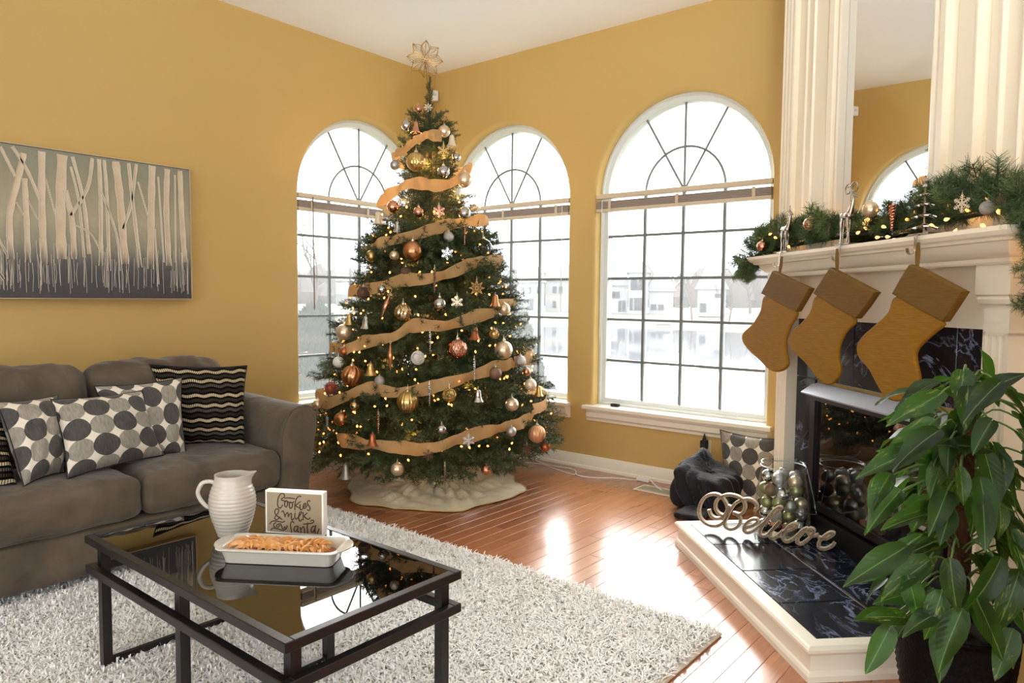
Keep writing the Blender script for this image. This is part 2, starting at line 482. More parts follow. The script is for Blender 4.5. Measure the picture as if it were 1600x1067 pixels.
# floor: sub-layer + individual oak planks running along x
floor = MB().box(XB-.15, XW+TH, YB-.15, YW+TH, -.08, -.012).build('floor', MAT['subfloor'], kind='structure', smooth=False)
PWD = .0826
pm = MB().cbox(0, 1, 0, PWD-.0012, -.012, 0, .0011).mesh('plank', MAT['plank'], smooth=False)
far = MB(); rows = int((YW-YB)/PWD)+1
for r in range(rows):
    y = YB+r*PWD
    if y+PWD > YW+.01: break
    x = 2.05+random.uniform(-.6, 0) if y > -.35 else 9
    xs = x
    while x < XW-.02:
        L = random.choice([.45, .6, .75, .9, 1.05, 1.3])
        if x+L > XW-.25: L = XW-x
        o = link('plank', pm, floor, Matrix.Translation((x, y, 0)) @ Matrix.Diagonal((L-.0012, 1, 1, 1)))
        x += L
    x = XB; xe = min(xs, XW)
    while x < xe-.01:
        L = min(random.choice([.6, .9, 1.2]), xe-x)
        far.cbox(x, x+L-.0015, y, y+PWD-.0012, -.012, 0, .0011); x += L
far.build('planks', MAT['plank'], floor, kind='stuff', smooth=False)

# baseboards
def baseboard(name, p0, p1, inn):
    p0 = np.array(p0); p1 = np.array(p1); inn = np.array(inn)
    prof = [(0, .10), (.006, .10), (.012, .094), (.013, .084), (.018, .078), (.018, .022), (.03, .018), (.034, .008), (.034, 0), (0, 0)]
    r = [[(p[0]+inn[0]*a, p[1]+inn[1]*a, z) for a, z in prof] for p in (p0, p1)]
    MB().loft(r, cap=True).build(name, MAT['trim'], kind='structure', ang=40)
baseboard('baseboard_left', (XB, YW), (XW, YW), (0, -1))
baseboard('baseboard_right', (XW, .86), (XW, YW), (-1, 0))

# arched windows
for i, (ax, c) in enumerate(WINS):
    w = thing('window_%d' % (i+1), kind='structure', loc=on(ax, c, ZS, .1))
    o = lambda s, z, d: on(ax, s, z, d)
    mb = MB(); D0, D1 = .085, .165
    prof = [(HW, D0), (HW-.018, D0-.004), (HW-.022, D0+.012), (HW-.05, D0+.018), (HW-.056, D0+.04), (HW-.056, D1), (HW, D1)]
    rings = [[o(s, z, d) for s, z in arch(c, h, ZS+(HW-h), ZSP)] for h, d in prof]
    mb.loft(rings+[rings[0]], closed=True)
    mb.build('frame', MAT['frame'], w, ang=25)
    GH = HW-.056; gz0 = ZS+.056; dm = .118
    # glazing bars
    ys = [c-GH+2*GH*k/4 for k in (1, 2, 3)]
    zs = [ .832, 1.144, 1.452, 1.768]
    for s in ys:
        MB().bar(o(s, gz0, dm), o(s, ZSP, dm), .020, .018, up=o(0, 0, 1) if ax == 'x' else (0, 1, 0)).build('glazing_bar', MAT['muntin'], w)
    for z in zs:
        MB().bar(o(c-GH, z, dm), o(c+GH, z, dm), .020, .018).build('glazing_bar', MAT['muntin'], w)
    MB().bar(o(c-GH, ZSP, dm), o(c+GH, ZSP, dm), .03, .03).build('transom_bar', MAT['frame'], w)
    for a in (60, 90, 120):
        ca, sa = math.cos(math.radians(a)), math.sin(math.radians(a))
        MB().tube([o(c, ZSP, dm), o(c+GH*ca, ZSP+GH*sa, dm)], .009, 6).build('glazing_bar', MAT['muntin'], w)
    MB().tube([o(c+GH*.5*math.cos(PI*k/20), ZSP+GH*.5*math.sin(PI*k/20), dm) for k in range(21)], .009, 6).build('glazing_bar', MAT['muntin'], w)
    # panes
    dv = on(ax, 0, 0, .004); dv = (dv[0]-(XW if ax == 'x' else 0), dv[1]-(YW if ax == 'y' else 0), 0)
    es = [c-GH]+ys+[c+GH]; ez = [gz0]+zs+[ZSP]
    for a in range(4):
        for b in range(5):
            MB().prism([o(es[a], ez[b], dm+.006), o(es[a+1], ez[b], dm+.006), o(es[a+1], ez[b+1], dm+.006), o(es[a], ez[b+1], dm+.006)], dv).build('pane', MAT['glass'], w, smooth=False)
    angs = [0, 60, 90, 120, 180]
    for a in range(4):
        t = [math.radians(angs[a]+(angs[a+1]-angs[a])*k/8) for k in range(9)]
        for r0, r1 in ((0, .5), (.5, 1)):
            pl = [o(c+GH*r1*math.cos(q), ZSP+GH*r1*math.sin(q), dm+.006) for q in t]
            pl += [o(c+GH*r0*math.cos(q), ZSP+GH*r0*math.sin(q), dm+.006) for q in reversed(t)] if r0 else [o(c, ZSP, dm+.006)]
            MB().prism(pl, dv).build('pane', MAT['glass'], w, smooth=False)
    # sill board and apron
    sw = HW+.055; inn = -1
    def strip(z0, z1, d0, d1, half, nm):
        a = o(c-half, 0, d0); b = o(c+half, 0, d1)
        x0, x1 = sorted((a[0], b[0])); y0, y1 = sorted((a[1], b[1]))
        return MB().cbox(x0, x1, y0, y1, z0, z1, .005)
    sb = strip(ZS-.03, ZS, -.065, .0, sw, '')
    a0 = o(c-HW+.002, 0, 0); b0 = o(c+HW-.002, 0, .10); xx = sorted((a0[0], b0[0])); yy = sorted((a0[1], b0[1]))
    sb.box(xx[0], xx[1], yy[0], yy[1], ZS-.028, ZS)
    prof = [(-.055, ZS-.03), (-.05, ZS-.045), (-.042, ZS-.05), (-.04, ZS-.085), (-.03, ZS-.095), (-.022, ZS-.1), (-.02, ZS-.118), (0, ZS-.118), (0, ZS-.03)]
    sb.loft([[o(c+q*(sw-.01+d*.4), z, d) for d, z in prof] for q in (-1, 1)], cap=True)
    sb.build('window_sill', MAT['trim'], w, ang=40)

# raised blinds (each a thing hung in its window head)
BL = ['white raised blind in the window behind the tree on the sofa wall', 'white raised blind in the middle window just right of the tree', 'beige raised blind in the big window beside the fireplace']
for i, (ax, c) in enumerate(WINS):
    o = lambda s, z, d: on(ax, s, z, d)
    b = thing('window_blind', BL[i], 'blind', on(ax, c, 2.0, .03), group='raised blinds in the arched windows')
    def bx(s0, s1, z0, z1, d0, d1, cc=.003):
        p, q = o(s0, 0, d0), o(s1, 0, d1); xs = sorted((p[0], q[0])); y_ = sorted((p[1], q[1]))
        return MB().cbox(xs[0], xs[1], y_[0], y_[1], z0, z1, cc)
    h = HW-.004
    bx(c-h, c+h, 2.042, 2.076, .005, .05).build('headrail', MAT['blind'], b)
    st = MB()
    for k in range(7):
        p, q = o(c-h+.004, 0, .004), o(c+h-.004, 0, .052); xs = sorted((p[0], q[0])); y_ = sorted((p[1], q[1]))
        st.box(xs[0], xs[1], y_[0], y_[1], 1.972+.0075*k, 1.972+.0075*k+.0045)
    st.build('slat_stack', MAT['slat'], b, kind='stuff', smooth=False)
    bx(c-h+.003, c+h-.003, 1.945, 1.968, .003, .053).build('bottom_rail', MAT['blind'], b)
    for s in (-.82, 0.0, .82):
        bx(c+s*h-.011, c+s*h+.011, 1.944, 2.03, .0005, .003, .0008).build('ladder_tape', MAT['blind'], b)
        MB().tube([o(c+s*h, 2.02, .028), o(c+s*h, 2.045, .028)], .0015, 5).build('cord', MAT['white'], b)
    if i == 0:
        MB().tube([o(c-HW+.12, 2.05, -.012), o(c-HW+.125, 1.2, -.014)], .005, 6).build('wand', M('brown_wand', C(120, 92, 66), .4), b)
    else:
        sg = 1 if i == 2 else -1
        MB().tube([o(c+sg*(HW-.06), 2.03, .0), o(c+sg*(HW-.06), 1.0 if i == 2 else 1.2, -.004)], .0025, 6).build('cord', MAT['white'], b)

# ---------------------------------------------------------------- outside: lawn, lake, far shore
OUT = {k: M('outdoor_'+k, c, .9, var=v) for k, c, v in (
    ('lawn', C(112, 112, 92), (.2, C(90, 96, 68), .5)), ('shore', C(104, 100, 88), (.1, C(100, 94, 78), .5)),
    ('wallw', C(138, 138, 138), None), ('roof', C(96, 96, 104), None), ('pane', C(16, 22, 38), None), ('bark', C(58, 50, 44), None),
    ('haze', C(88, 82, 78), (.05, C(76, 70, 68), .6)), ('shrub', C(30, 60, 22), (3, C(14, 32, 12), .6)))}
ZL, ZG = -1.85, -.55
mb = MB()
mb.add([(4.9, -30, ZG), (4.9, 60, ZG), (11, 60, ZG-.3), (14, 60, ZL-.1), (14, -30, ZL-.1), (11, -30, ZG-.3)], [(0, 1, 2, 5), (5, 2, 3, 4)])
mb.add([(-60, 4.95, ZG), (4.9, 4.95, ZG), (4.9, 60, ZG), (-60, 60, ZG)], [(0, 1, 2, 3)])
mb.build('lawn_ground', OUT['lawn'], kind='structure', smooth=False)
lk = M('lake_water', C(58, 64, 72), .05, spec=.6, bump=(.6, .04, .05))
MB().add([(13, -60, ZL), (13, 150, ZL), (170, 150, ZL), (170, -60, ZL)], [(0, 3, 2, 1)]).build('lake_water', lk, kind='structure', smooth=False)
def gp(px, dist):                     # ground bearing of a photo column at a distance from the room
    d = ray(px, 467); d = d/np.linalg.norm(d[:2]); return CAM[:2]+d[:2]*dist
far_pts = [gp(px, d) for px, d in ((300, 85), (500, 80), (700, 84), (900, 92), (1000, 88), (1100, 84), (1200, 82), (1400, 70), (1700, 70))]
sh = MB(); ring = []
for k, z in ((1.0, ZL-.05), (1.03, ZL+.5), (1.2, ZL+1.0), (1.9, ZL+1.8)):
    ring.append([(p[0]*k, p[1]*k, z) for p in far_pts])
sh.loft(ring, closed=False).build('shore_ground', OUT['shore'], kind='structure')
def house(px0, px1, dist, label, hw=3.2, wins=(), gable=True, base=ZL+1.0):
    a, b = gp(px0, dist), gp(px1, dist); ax = (b-a)/np.linalg.norm(b-a); L = np.linalg.norm(b-a); bk = np.array([-ax[1], ax[0]])
    if bk@a < 0: bk = -bk
    t = thing('house', label, 'house', ((a[0]+b[0])/2, (a[1]+b[1])/2, base), group='houses across the lake')
    P3 = lambda s, d, z: (a[0]+ax[0]*s+bk[0]*d, a[1]+ax[1]*s+bk[1]*d, base+z)
    MB().hexa([P3(0, 0, 0), P3(L, 0, 0), P3(L, 7, 0), P3(0, 7, 0), P3(0, 0, hw), P3(L, 0, hw), P3(L, 7, hw), P3(0, 7, hw)]).build('wall', OUT['wallw'], t, smooth=False)
    e = .4; r = MB()
    r.loft([[P3(-e, -e, hw-.1), P3(L/2 if gable else L*.2, 3.5, hw+2.4), P3(-e, 7.4, hw-.1)], [P3(L+e, -e, hw-.1), P3(L/2+.01 if gable else L*.8, 3.5, hw+2.4), P3(L+e, 7.4, hw-.1)]], cap=True)
    r.build('roof', OUT['roof'], t, smooth=False)
    for s, z, ww, hh, ar in wins:
        s *= L
        f = MB().prism([P3(s-ww/2, -.12, z), P3(s+ww/2, -.12, z), P3(s+ww/2, -.12, z+hh)]+([P3(s+ww/2*math.cos(q), -.12, z+hh+ww/2*math.sin(q)) for q in (.8, 1.57, 2.3)] if ar else [])+[P3(s-ww/2, -.12, z+hh)], (bk[0]*.15, bk[1]*.15, 0)).build('window', OUT['pane'], t, smooth=False)
    return t
house(982, 1012, 104, 'white two-storey house with arched windows seen through the big window', 6.0, [(.28, 3.4, 1.0, 1.2, 1), (.68, 3.4, 1.0, 1.2, 1), (.15, .5, .5, 1.8, 0), (.45, .5, .8, 1.8, 0), (.75, .5, .8, 1.8, 0)])
house(950, 981, 106, 'low white house wing left of the arched-window house across the lake', 4.2, [(.3, 2.2, .5, 1.0, 0), (.5, 2.2, .5, 1.0, 0), (.6, .3, .5, 1.6, 0), (.8, .3, .5, 1.6, 0)], False)
house(1014, 1052, 105, 'long pale house right of the arched-window house across the lake', 3.4, [(.2, .6, .8, .8, 0), (.5, .6, .8, .8, 0)], False)
house(1090, 1134, 96, 'pale gabled house behind the bare trees across the lake', 3.6, [(.75, 2.4, 1.0, .5, 0), (.2, .5, .8, 1.2, 0)], False)
house(808, 850, 108, 'white lakeside house seen through the middle window', 4.6, [(.2, 2.8, .6, 1.0, 0), (.45, 2.8, .6, 1.0, 0), (.8, 2.8, .6, 1.0, 0), (.5, .3, .9, 1.8, 0)], False)
house(852, 900, 112, 'white house at the right edge of the middle window across the lake', 5.0, [(.3, 2.9, .6, 1.1, 0), (.5, 2.9, .6, 1.1, 0), (.3, .6, .6, 1.1, 0)], False)
def bare_tree(px, dist, h, label, z0=ZL+.6, seed=0):
    r = random.Random(seed); p = gp(px, dist)
    t = thing('bare_tree', label, 'tree', (p[0], p[1], z0), group='bare trees across the lake')
    tr = MB(); br = MB()
    def grow(q, d, L, rad, lev, mb):
        pts = [q]; dd = d
        for k in range(3):
            dd = dd+np.array([r.uniform(-.18, .18), r.uniform(-.18, .18), .06]); dd /= np.linalg.norm(dd)
            pts.append(pts[-1]+dd*L/3)
        mb.tube(pts, [rad, rad*.85, rad*.7, rad*.5], 4, cap=False)
        if lev < 4:
            for k in range(3 if lev else 4):
                e = dd+np.array([r.uniform(-.9, .9), r.uniform(-.9, .9), r.uniform(0, .5)]); e /= np.linalg.norm(e)
                grow(pts[-1-(k % 2)], e, L*r.uniform(.6, .8), rad*.5, lev+1, br)
    grow(np.array([p[0], p[1], z0]), np.array([0, 0, 1.]), h*.34, h*.02, 0, tr)
    tr.build('trunk', OUT['bark'], t); br.build('branches', OUT['bark'], t, kind='stuff')
for k, (px, d, h, lb) in enumerate([
    (1082, 82, 7.5, 'bare pale tree standing at the lake edge in the middle of the big window'),
    (1140, 78, 6.5, 'leaning bare tree at the lake edge, right part of the big window'),
    (968, 118, 12, 'tall bare tree behind the low house wing across the lake'),
    (1003, 120, 13, 'tall bare tree rising behind the arched-window house'),
    (1040, 122, 11, 'tall bare tree behind the long pale house'),
    (1108, 118, 12, 'tall bare tree above the gabled house across the lake'),
    (1172, 110, 12, 'bare tree far right beyond the lake, near the mantel end'),
    (872, 124, 12, 'tall bare tree behind the houses in the middle window'),
    (492, 60, 11, 'bare tree seen through the left window above the shrubs')]):
    bare_tree(px, d, h, lb, seed=k+3)
hz = MB()                              # distant woods, a ragged far belt
for k in range(120):
    px = 380+k*8+random.uniform(-4, 4); p = gp(px, 150+random.uniform(-8, 8)); h = random.uniform(4, 9)
    hz.lathe([(1.2, 0), (2.4, h*.4), (1.6, h*.8), (.2, h)], (p[0], p[1], ZL+1.4), 7)
hz.build('far_woods', OUT['haze'], kind='stuff')
def shrub(p, h, r, label, seed):
    g = np.random.default_rng(seed)
    t = thing('cypress_shrub', label, 'shrub', (p[0], p[1], ZG), group='columnar shrubs outside')
    n = 2600
    z = g.random(n)**.8*h; a = g.random(n)*2*PI; rr = r*np.sqrt(np.clip(1-(z/h)**1.6, 0.01, 1))*(.75+.3*g.random(n))
    c = np.stack([p[0]+rr*np.cos(a), p[1]+rr*np.sin(a), ZG+z], 1)
    d1 = np.stack([np.cos(a)*.4, np.sin(a)*.4, np.ones(n)], 1)+g.normal(0, .3, (n, 3)); d2 = np.cross(d1, g.normal(0, 1, (n, 3)))
    d1 /= np.linalg.norm(d1, axis=1)[:, None]; d2 /= np.linalg.norm(d2, axis=1)[:, None]
    V = np.stack([c-d1*.06, c+d2*.03, c+d1*.09, c-d2*.03], 1).reshape(-1, 3)-np.array([p[0], p[1], ZG])
    Q = np.arange(4*n).reshape(-1, 4)
    link('foliage', np_mesh('foliage', V, Q, OUT['shrub']), t, kind='stuff')
    MB().lathe([(r*.7, 0), (r*.7, h*.4), (r*.4, h*.75), (.02, h*.95)], (p[0], p[1], ZG), 10).build('core', OUT['shrub'], t)
shrub(gp(492, 8.2), 1.72, .48, 'green columnar shrub outside the left window, the taller one', 1)
shrub(gp(470, 8.0), 1.60, .40, 'green shrub cut by the left frame of the left window', 2)
shrub(gp(824, 8.6), 1.30, .30, 'pointed green shrub outside the middle window beside the tree', 3)
shrub(gp(852, 9.0), .75, .28, 'small low shrub at the foot of the middle window view', 4)
shrub(gp(806, 9.4), 1.75, .35, 'pale tall shrub half hidden by the tree in the middle window', 5)
MB().box(-1.5, 2.6, 13, 19, ZG, 3.0).build('neighbour_house', OUT['wallw'], kind='structure', smooth=False)
dk = thing('boat_dock', 'small wooden dock at the far lake edge in the big window', 'dock', (*gp(1033, 80), ZL+.1))
for k in range(3):
    a = gp(1026, 78+k*1.0); b = gp(1048, 78+k*1.0); MB().bar((a[0], a[1], ZL+.45), (b[0], b[1], ZL+.45), .8, .12).build('deck_board', OUT['bark'], dk)
# ================================================================ FIREPLACE (built in u,w: 45 degrees across the corner)
UC = 2.957
body = MB()
pl = [uw(2.06, 1.925, 0)[:2], uw(3.85, 1.925, 0)[:2], (XW, .85), (XW, YB), (4.52, YB)]
# chimney breast with a firebox opening cut in its front face
def P4(u, w, z): return tuple(uw(u, w, z))
fo = [(2.50, .16), (3.42, .16), (3.42, .84), (2.50, .84)]
outer = [(2.06, 0), (3.85, 0), (3.85, ZC), (2.06, ZC)]
tri = geometry.tessellate_polygon([[Vector(P4(u, 1.925, z)) for u, z in outer], [Vector(P4(u, 1.925, z)) for u, z in fo]])
body.add([P4(u, 1.925, z) for u, z in outer+fo], [tuple(t) for t in tri])
ring = [(p[0], p[1]) for p in pl]
for i in range(1, 5):
    a, b = ring[i], ring[(i+1) % 5]
    body.add([(a[0], a[1], 0), (b[0], b[1], 0), (b[0], b[1], ZC), (a[0], a[1], ZC)], [(0, 1, 2, 3)])
body.build('wall_chimney', MAT['wall'], kind='structure', smooth=False)

fp = thing('fireplace', 'corner fireplace with cream pilasters, mantel shelf and dark marble tile surround', 'fireplace', uw(UC, 1.92, 0), PI/4)
# marble surround: each tile a part, joints recessed over a dark backing
bk = MB()
for (u0, u1, z0, z1) in ((2.269, 2.46, .125, 1.21), (3.454, 3.645, .125, 1.21), (2.46, 3.454, .90, 1.21)):
    bk.ubox(u0, u1, 1.909, 1.925, z0, z1)
bk.build('tile_backing', MAT['grout'], fp, smooth=False)
def tile(u0, u1, z0, z1, w0=1.897, w1=1.91):
    g = .0022; c = .002
    r = []
    for w, e in ((w1, g), (w0+c, g), (w0, g+c)):
        r.append([P4(u0+e, w, z0+e), P4(u1-e, w, z0+e), P4(u1-e, w, z1-e), P4(u0+e, w, z1-e)])
    MB().loft(r, cap=True).build('marble_tile', MAT['marble'], fp, smooth=False)
uj = [2.269, 2.462, 2.792, 3.122, 3.452, 3.645]
for a, b in zip(uj, uj[1:]): tile(a, b, .902, 1.208)
for a, b in ((2.269, 2.462), (3.452, 3.645)):
    for z0, z1 in ((.125, .24), (.24, .572), (.572, .902)): tile(a, b, z0, z1)
# pilasters
for sgn in (-1, 1):
    ui, uo = UC+sgn*.688, UC+sgn*.80
    u0, u1 = min(ui, uo), max(ui, uo)
    mb = MB(); W0 = 1.839
    prof = [(u0, 1.925), (u0, W0)]
    for k in range(3):
        c = u0+(u1-u0)*(.22+.28*k)
        prof += [(c-.013, W0), (c-.009, W0+.014), (c+.009, W0+.014), (c+.013, W0)]
    prof += [(u1, W0), (u1, 1.925)]
    mb.loft([[P4(u, w, z) for u, w in prof] for z in (.24, 1.20)], closed=False)
    mb.ubox(u0-.008, u1+.008, W0-.010, 1.925, 0 if sgn > 0 else 0, .245)       # plinth
    mb.ubox(u0, u1, W0, 1.925, 1.19, 1.325)                                   # frieze block under the cap
    mb.build('pilaster', MAT['trim2'], fp, ang=25)
    cp = MB()
    pr = [(.0, 1.29), (.012, 1.295), (.016, 1.31), (.012, 1.32), (.02, 1.325), (.02, 1.425), (.03, 1.43), (.03, 1.44)]
    cp.loft([[P4(u0-e, 1.925, z), P4(u0-e, W0-e, z), P4(u1+e, W0-e, z), P4(u1+e, 1.925, z)] for e, z in pr], closed=False, cap=False)
    cp.build('pilaster_cap', MAT['trim2'], fp, ang=25)
# frieze board
MB().ubox(2.269, 3.645, 1.885, 1.925, 1.205, 1.43).build('frieze', MAT['trim2'], fp, smooth=False)
# mantel shelf: stepped cornice that returns at both ends
m = MB()
pr = [(.115, 1.425), (.12, 1.432), (.12, 1.444), (.128, 1.446), (.14, 1.452), (.158, 1.468), (.166, 1.482), (.168, 1.492), (.188, 1.494), (.192, 1.503), (.204, 1.509), (.214, 1.522), (.214, 1.537), (.0, 1.537)]
def around(e, z): # e = projection from the breast face; the ends project with it
    h = UC; du = .71+e
    return [P4(h-du, 1.93, z), P4(h-du, 1.924-e, z), P4(h+du, 1.924-e, z), P4(h+du, 1.93, z)]
m.loft([around(e, z) for e, z in pr], closed=False)
m.add(around(.214, 1.537)+around(.115, 1.425), [(0, 1, 2, 3), (7, 6, 5, 4)])
m.build('mantel_shelf', MAT['trim2'], fp, ang=22)
# firebox: black metal surround, glass, louvre panel, hood, dark chamber with logs
fr = MB()
for b in ((2.457, 2.505, .14, .845), (3.41, 3.457, .14, .845)): fr.ubox(b[0], b[1], 1.875, 1.925, b[2], b[3])
fr.ubox(2.505, 3.41, 1.875, 1.925, .80, .845); fr.ubox(2.505, 3.41, 1.88, 1.925, .255, .285)
fr.build('firebox_frame', MAT['black'], fp, smooth=False)
lv = MB(); lv.ubox(2.457, 3.457, 1.885, 1.925, .127, .232); lv.ubox(2.457, 3.457, 1.872, 1.885, .222, .236)
lv.build('louvre_panel', MAT['black'], fp, smooth=False)
MB().ubox(2.505, 3.41, 1.905, 1.925, .236, .256).build('vent_slot', MAT['blackm'], fp, smooth=False)
hd = MB(); hd.loft([[P4(u, 1.905, .846), P4(u, 1.838, .828), P4(u, 1.832, .836), P4(u, 1.905, .884)] for u in (2.44, 3.475)], cap=True)
hd.build('steel_hood', M('galvanised_hood', C(196, 202, 214), .42, metal=.35), fp, smooth=False)
MB().ubox(2.50, 3.415, 1.893, 1.898, .283, .802).build('glass_door', M('smoked_fire_glass', C(14, 14, 14), .015, spec=.5, ior=2.1, trans=.0), fp, smooth=False)

# overmantel: tall fluted casing round a full-height mirror
ov = thing('overmantel_mirror', 'tall mirror between cream fluted panels above the mantel', 'mirror', uw(UC, 1.92, 1.537), PI/4)
Z0, Z1 = 1.5375, ZC-.002
MB().ubox(UC-.335, UC+.335, 1.908, 1.922, Z0, Z1).build('mirror_glass', MAT['mirror'], ov, smooth=False)
prof = [(.322, 1.9075), (.322, 1.872), (.334, 1.868), (.346, 1.872), (.352, 1.886), (.366, 1.89), (.372, 1.862), (.408, 1.858), (.412, 1.888), (.45, 1.894), (.453, 1.878), (.553, 1.872), (.558, 1.862), (.566, 1.862), (.57, 1.894), (.592, 1.9), (.6, 1.888), (.65, 1.884), (.656, 1.876), (.664, 1.876), (.67, 1.892), (.752, 1.89)]
for k in range(4):
    c = .768+k*.036
    prof += [(c-.01, 1.89), (c-.007, 1.866), (c+.004, 1.862), (c+.008, 1.876), (c+.012, 1.892)]
prof += [(.9, 1.90), (.9, 1.935)]
for sg in (-1, 1):
    MB().loft([[P4(UC+sg*h, w, z) for h, w in prof] for z in (Z0, Z1)], closed=False).build('fluted_panel', MAT['trim2'], ov, ang=15)

# raised hearth
he = thing('hearth', 'raised hearth of dark marble tiles edged in cream wood', 'hearth', uw(UC, 1.6, 0), PI/4)
HU0, HU1, HWF = 2.255, 3.645, 1.25
hb = MB(); hb.ubox(HU0+.02, HU1-.02, HWF+.02, 1.90, 0, .1205)
hb.build('core', MAT['grout'], he, smooth=False)
def hedge(a, b, i0, i1): # profile swept from outer corner a to b (u,w points); i = inner offsets
    pass
pr = [(.0, 0), (.0, .02), (.006, .03), (.013, .034), (.013, .088), (.004, .094), (-.004, .104), (-.004, .114), (.002, .122), (.008, .125), (.058, .125), (.058, .112)]
def rim(e, z): return [P4(HU0+e, 1.9, z), P4(HU0+e, HWF+e, z), P4(HU1-e, HWF+e, z), P4(HU1-e, 1.9, z)]
sides = [MB(), MB(), MB()]
for k in range(3):
    rr = [[rim(e, z)[k], rim(e, z)[k+1]] for e, z in pr]
    sides[k].loft(rr, closed=False)
    sides[k].build('wood_edge', MAT['trim'], he, ang=25)
ub = [HU0+.06, 2.608, 2.94, 3.272, HU1-.06]; wb = [HWF+.06, 1.632, 1.897]
for a, b in zip(ub, ub[1:]):
    for c, d in zip(wb, wb[1:]):
        g = .0032; r = []
        for z, e in ((.112, g), (.1225, g), (.1245, g+.002)):
            r.append([P4(a+e, d-e, z), P4(b-e, d-e, z), P4(b-e, c+e, z), P4(a+e, c+e, z)])
        MB().loft(r, cap=True).build('marble_tile', MAT['marble'], he, smooth=False)

# ================================================================ RUG
def tufts(n, base, height, width, spread, col, g, nrm=None):
    """bent yarn ribbons from base points (n,3)"""
    if nrm is None: nrm = np.tile(np.array([0, 0, 1.0]), (n, 1))
    d = g.normal(0, 1, (n, 3)); d -= nrm*(d*nrm).sum(1)[:, None]; d /= np.linalg.norm(d, axis=1)[:, None]+1e-9
    s = np.cross(nrm, d)
    L = height*(.7+.6*g.random(n)); b = spread*(g.random(n))
    V = []
    for t in (0, .45, .8, 1.0):
        off = nrm*(L*np.sin(t*1.25)/np.sin(1.25)*(1-.25*b*t))[:, None]+d*(L*b*t*t*1.1)[:, None]
        w = width*(.9 if t < .9 else .55)
        V += [base+off-s*w/2, base+off+s*w/2]
    V = np.stack(V, 1)
    Q = np.array([[0, 1, 3, 2], [2, 3, 5, 4], [4, 5, 7, 6]])
    idx = (np.arange(n)*8)[:, None, None]+Q[None]
    return V.reshape(-1, 3), idx.reshape(-1, 4)
rug_m = M('white_shag', C(250, 248, 244), .9, var=(7, C(240, 236, 228), .8), sheen=.3)
rug = thing('shag_rug', 'white shag rug under the coffee table', 'rug', (1.3, 2.3, 0))
MB().cbox(-.55, 2.62, 1.075, 3.60, .0005, .014, .004).build('backing', M('rug_backing', C(222, 212, 194), .9), rug, smooth=False)
n = 170000
bx = np.stack([-.54+3.15*rng.random(n), 1.085+2.505*rng.random(n), np.full(n, .013)], 1)
keep = ~((bx[:, 0] < 2.1) & (bx[:, 1] > 3.5)); bx = bx[keep]
clump = (wob(bx*np.array([1, 1, 0]), 70, 2)*.5+.5)
V, Q = tufts(len(bx), bx,   .028, .0058, 1.3, None, rng)
V = V.reshape(-1, 8, 3); V[:, :, 2] = .013+(V[:, :, 2]-.013)*(.65+.5*clump)[:, None]; V = V.reshape(-1, 3)
link('pile', np_mesh('pile', V-np.array([1.3, 2.3, 0]), Q, rug_m), rug, kind='stuff')

# ================================================================ COFFEE TABLE
TX0, TX1, TY0, TY1, TZ = .935, 1.537, 1.443, 2.622, .485
tb = thing('coffee_table', 'black metal coffee table with a glossy black glass top', 'table', ((TX0+TX1)/2, (TY0+TY1)/2, 0))
bw = .027
for nm, z0, z1 in (('top_rail', TZ-.027, TZ), ('lower_rail', TZ-.128, TZ-.1)):
    for b in ((TX0, TX0+bw, TY0, TY1), (TX1-bw, TX1, TY0, TY1), (TX0+bw, TX1-bw, TY0, TY0+bw), (TX0+bw, TX1-bw, TY1-bw, TY1)):
        MB().cbox(b[0], b[1], b[2], b[3], z0, z1, .002).build(nm, MAT['black'], tb, smooth=False)
lg = .03
for x in (TX0+.03, TX1-.03-lg):
    for y in (TY0+.022, 2.02, TY1-.022-lg):
        MB().cbox(x, x+lg, y, y+lg, .016, TZ-.026, .002).build('leg', MAT['black'], tb, smooth=False)
for y in (2.02, TY1-.022-lg, TY0+.022):
    MB().cbox(TX0+.06, TX1-.06, y+.004, y+.026, .03, .052, .002).build('foot_bar', MAT['black'], tb, smooth=False)
for x, y in ((TX1-.03, TY0+.037), (TX1-.03, TY1-.037), (TX0+.03, TY0+.037)):
    MB().lathe([(.005, -.001), (.005, .002), (.003, .003)], (0, 0, 0), 10).build('bolt', MAT['blackm'], tb).matrix_local = Matrix.Translation((x-(TX0+TX1)/2, y-.0165-(TY0+TY1)/2, TZ-.114)) @ Matrix.Rotation(PI/2, 4, 'X')
blk = M('black_glass', C(5, 5, 5), .008, spec=.5, ior=1.78)
MB().cbox(TX0+bw-.001, TX1-bw+.001, TY0+bw-.001, TY1-bw+.001, TZ-.010, TZ-.002, .001).build('glass_top', blk, tb, smooth=False)
TT = TZ-.002

# ---------------------------------------------------------------- pitcher
cer = M('white_stoneware', C(198, 190, 176), .3, coat=.3)
pc = hit(364, 834, 'z', TT)
pt = thing('pitcher', 'white ribbed stoneware pitcher on the coffee table', 'pitcher', (pc[0], pc[1], TT+.0005))
pb = MB(); prof = []
key_r = [(0, .048), (.01, .052), (.03, .059), (.06, .069), (.095, .0765), (.125, .0765), (.15, .072), (.172, .0635), (.186, .0575), (.198, .0555), (.208, .058)]
zz = np.linspace(0, .208, 60)
rz = np.interp(zz, [k[0] for k in key_r], [k[1] for k in key_r])
rz = np.convolve(np.pad(rz, 3, mode='edge'), np.ones(7)/7, 'valid')
rz = rz+.0011*np.sin(zz*2*PI/.0125)*(zz > .012)*(zz < .18)
N = 40; rings = []
lk_ = RR*.97+np.array([.1, .1, 0]); sp_ang = math.atan2(lk_[1], lk_[0])
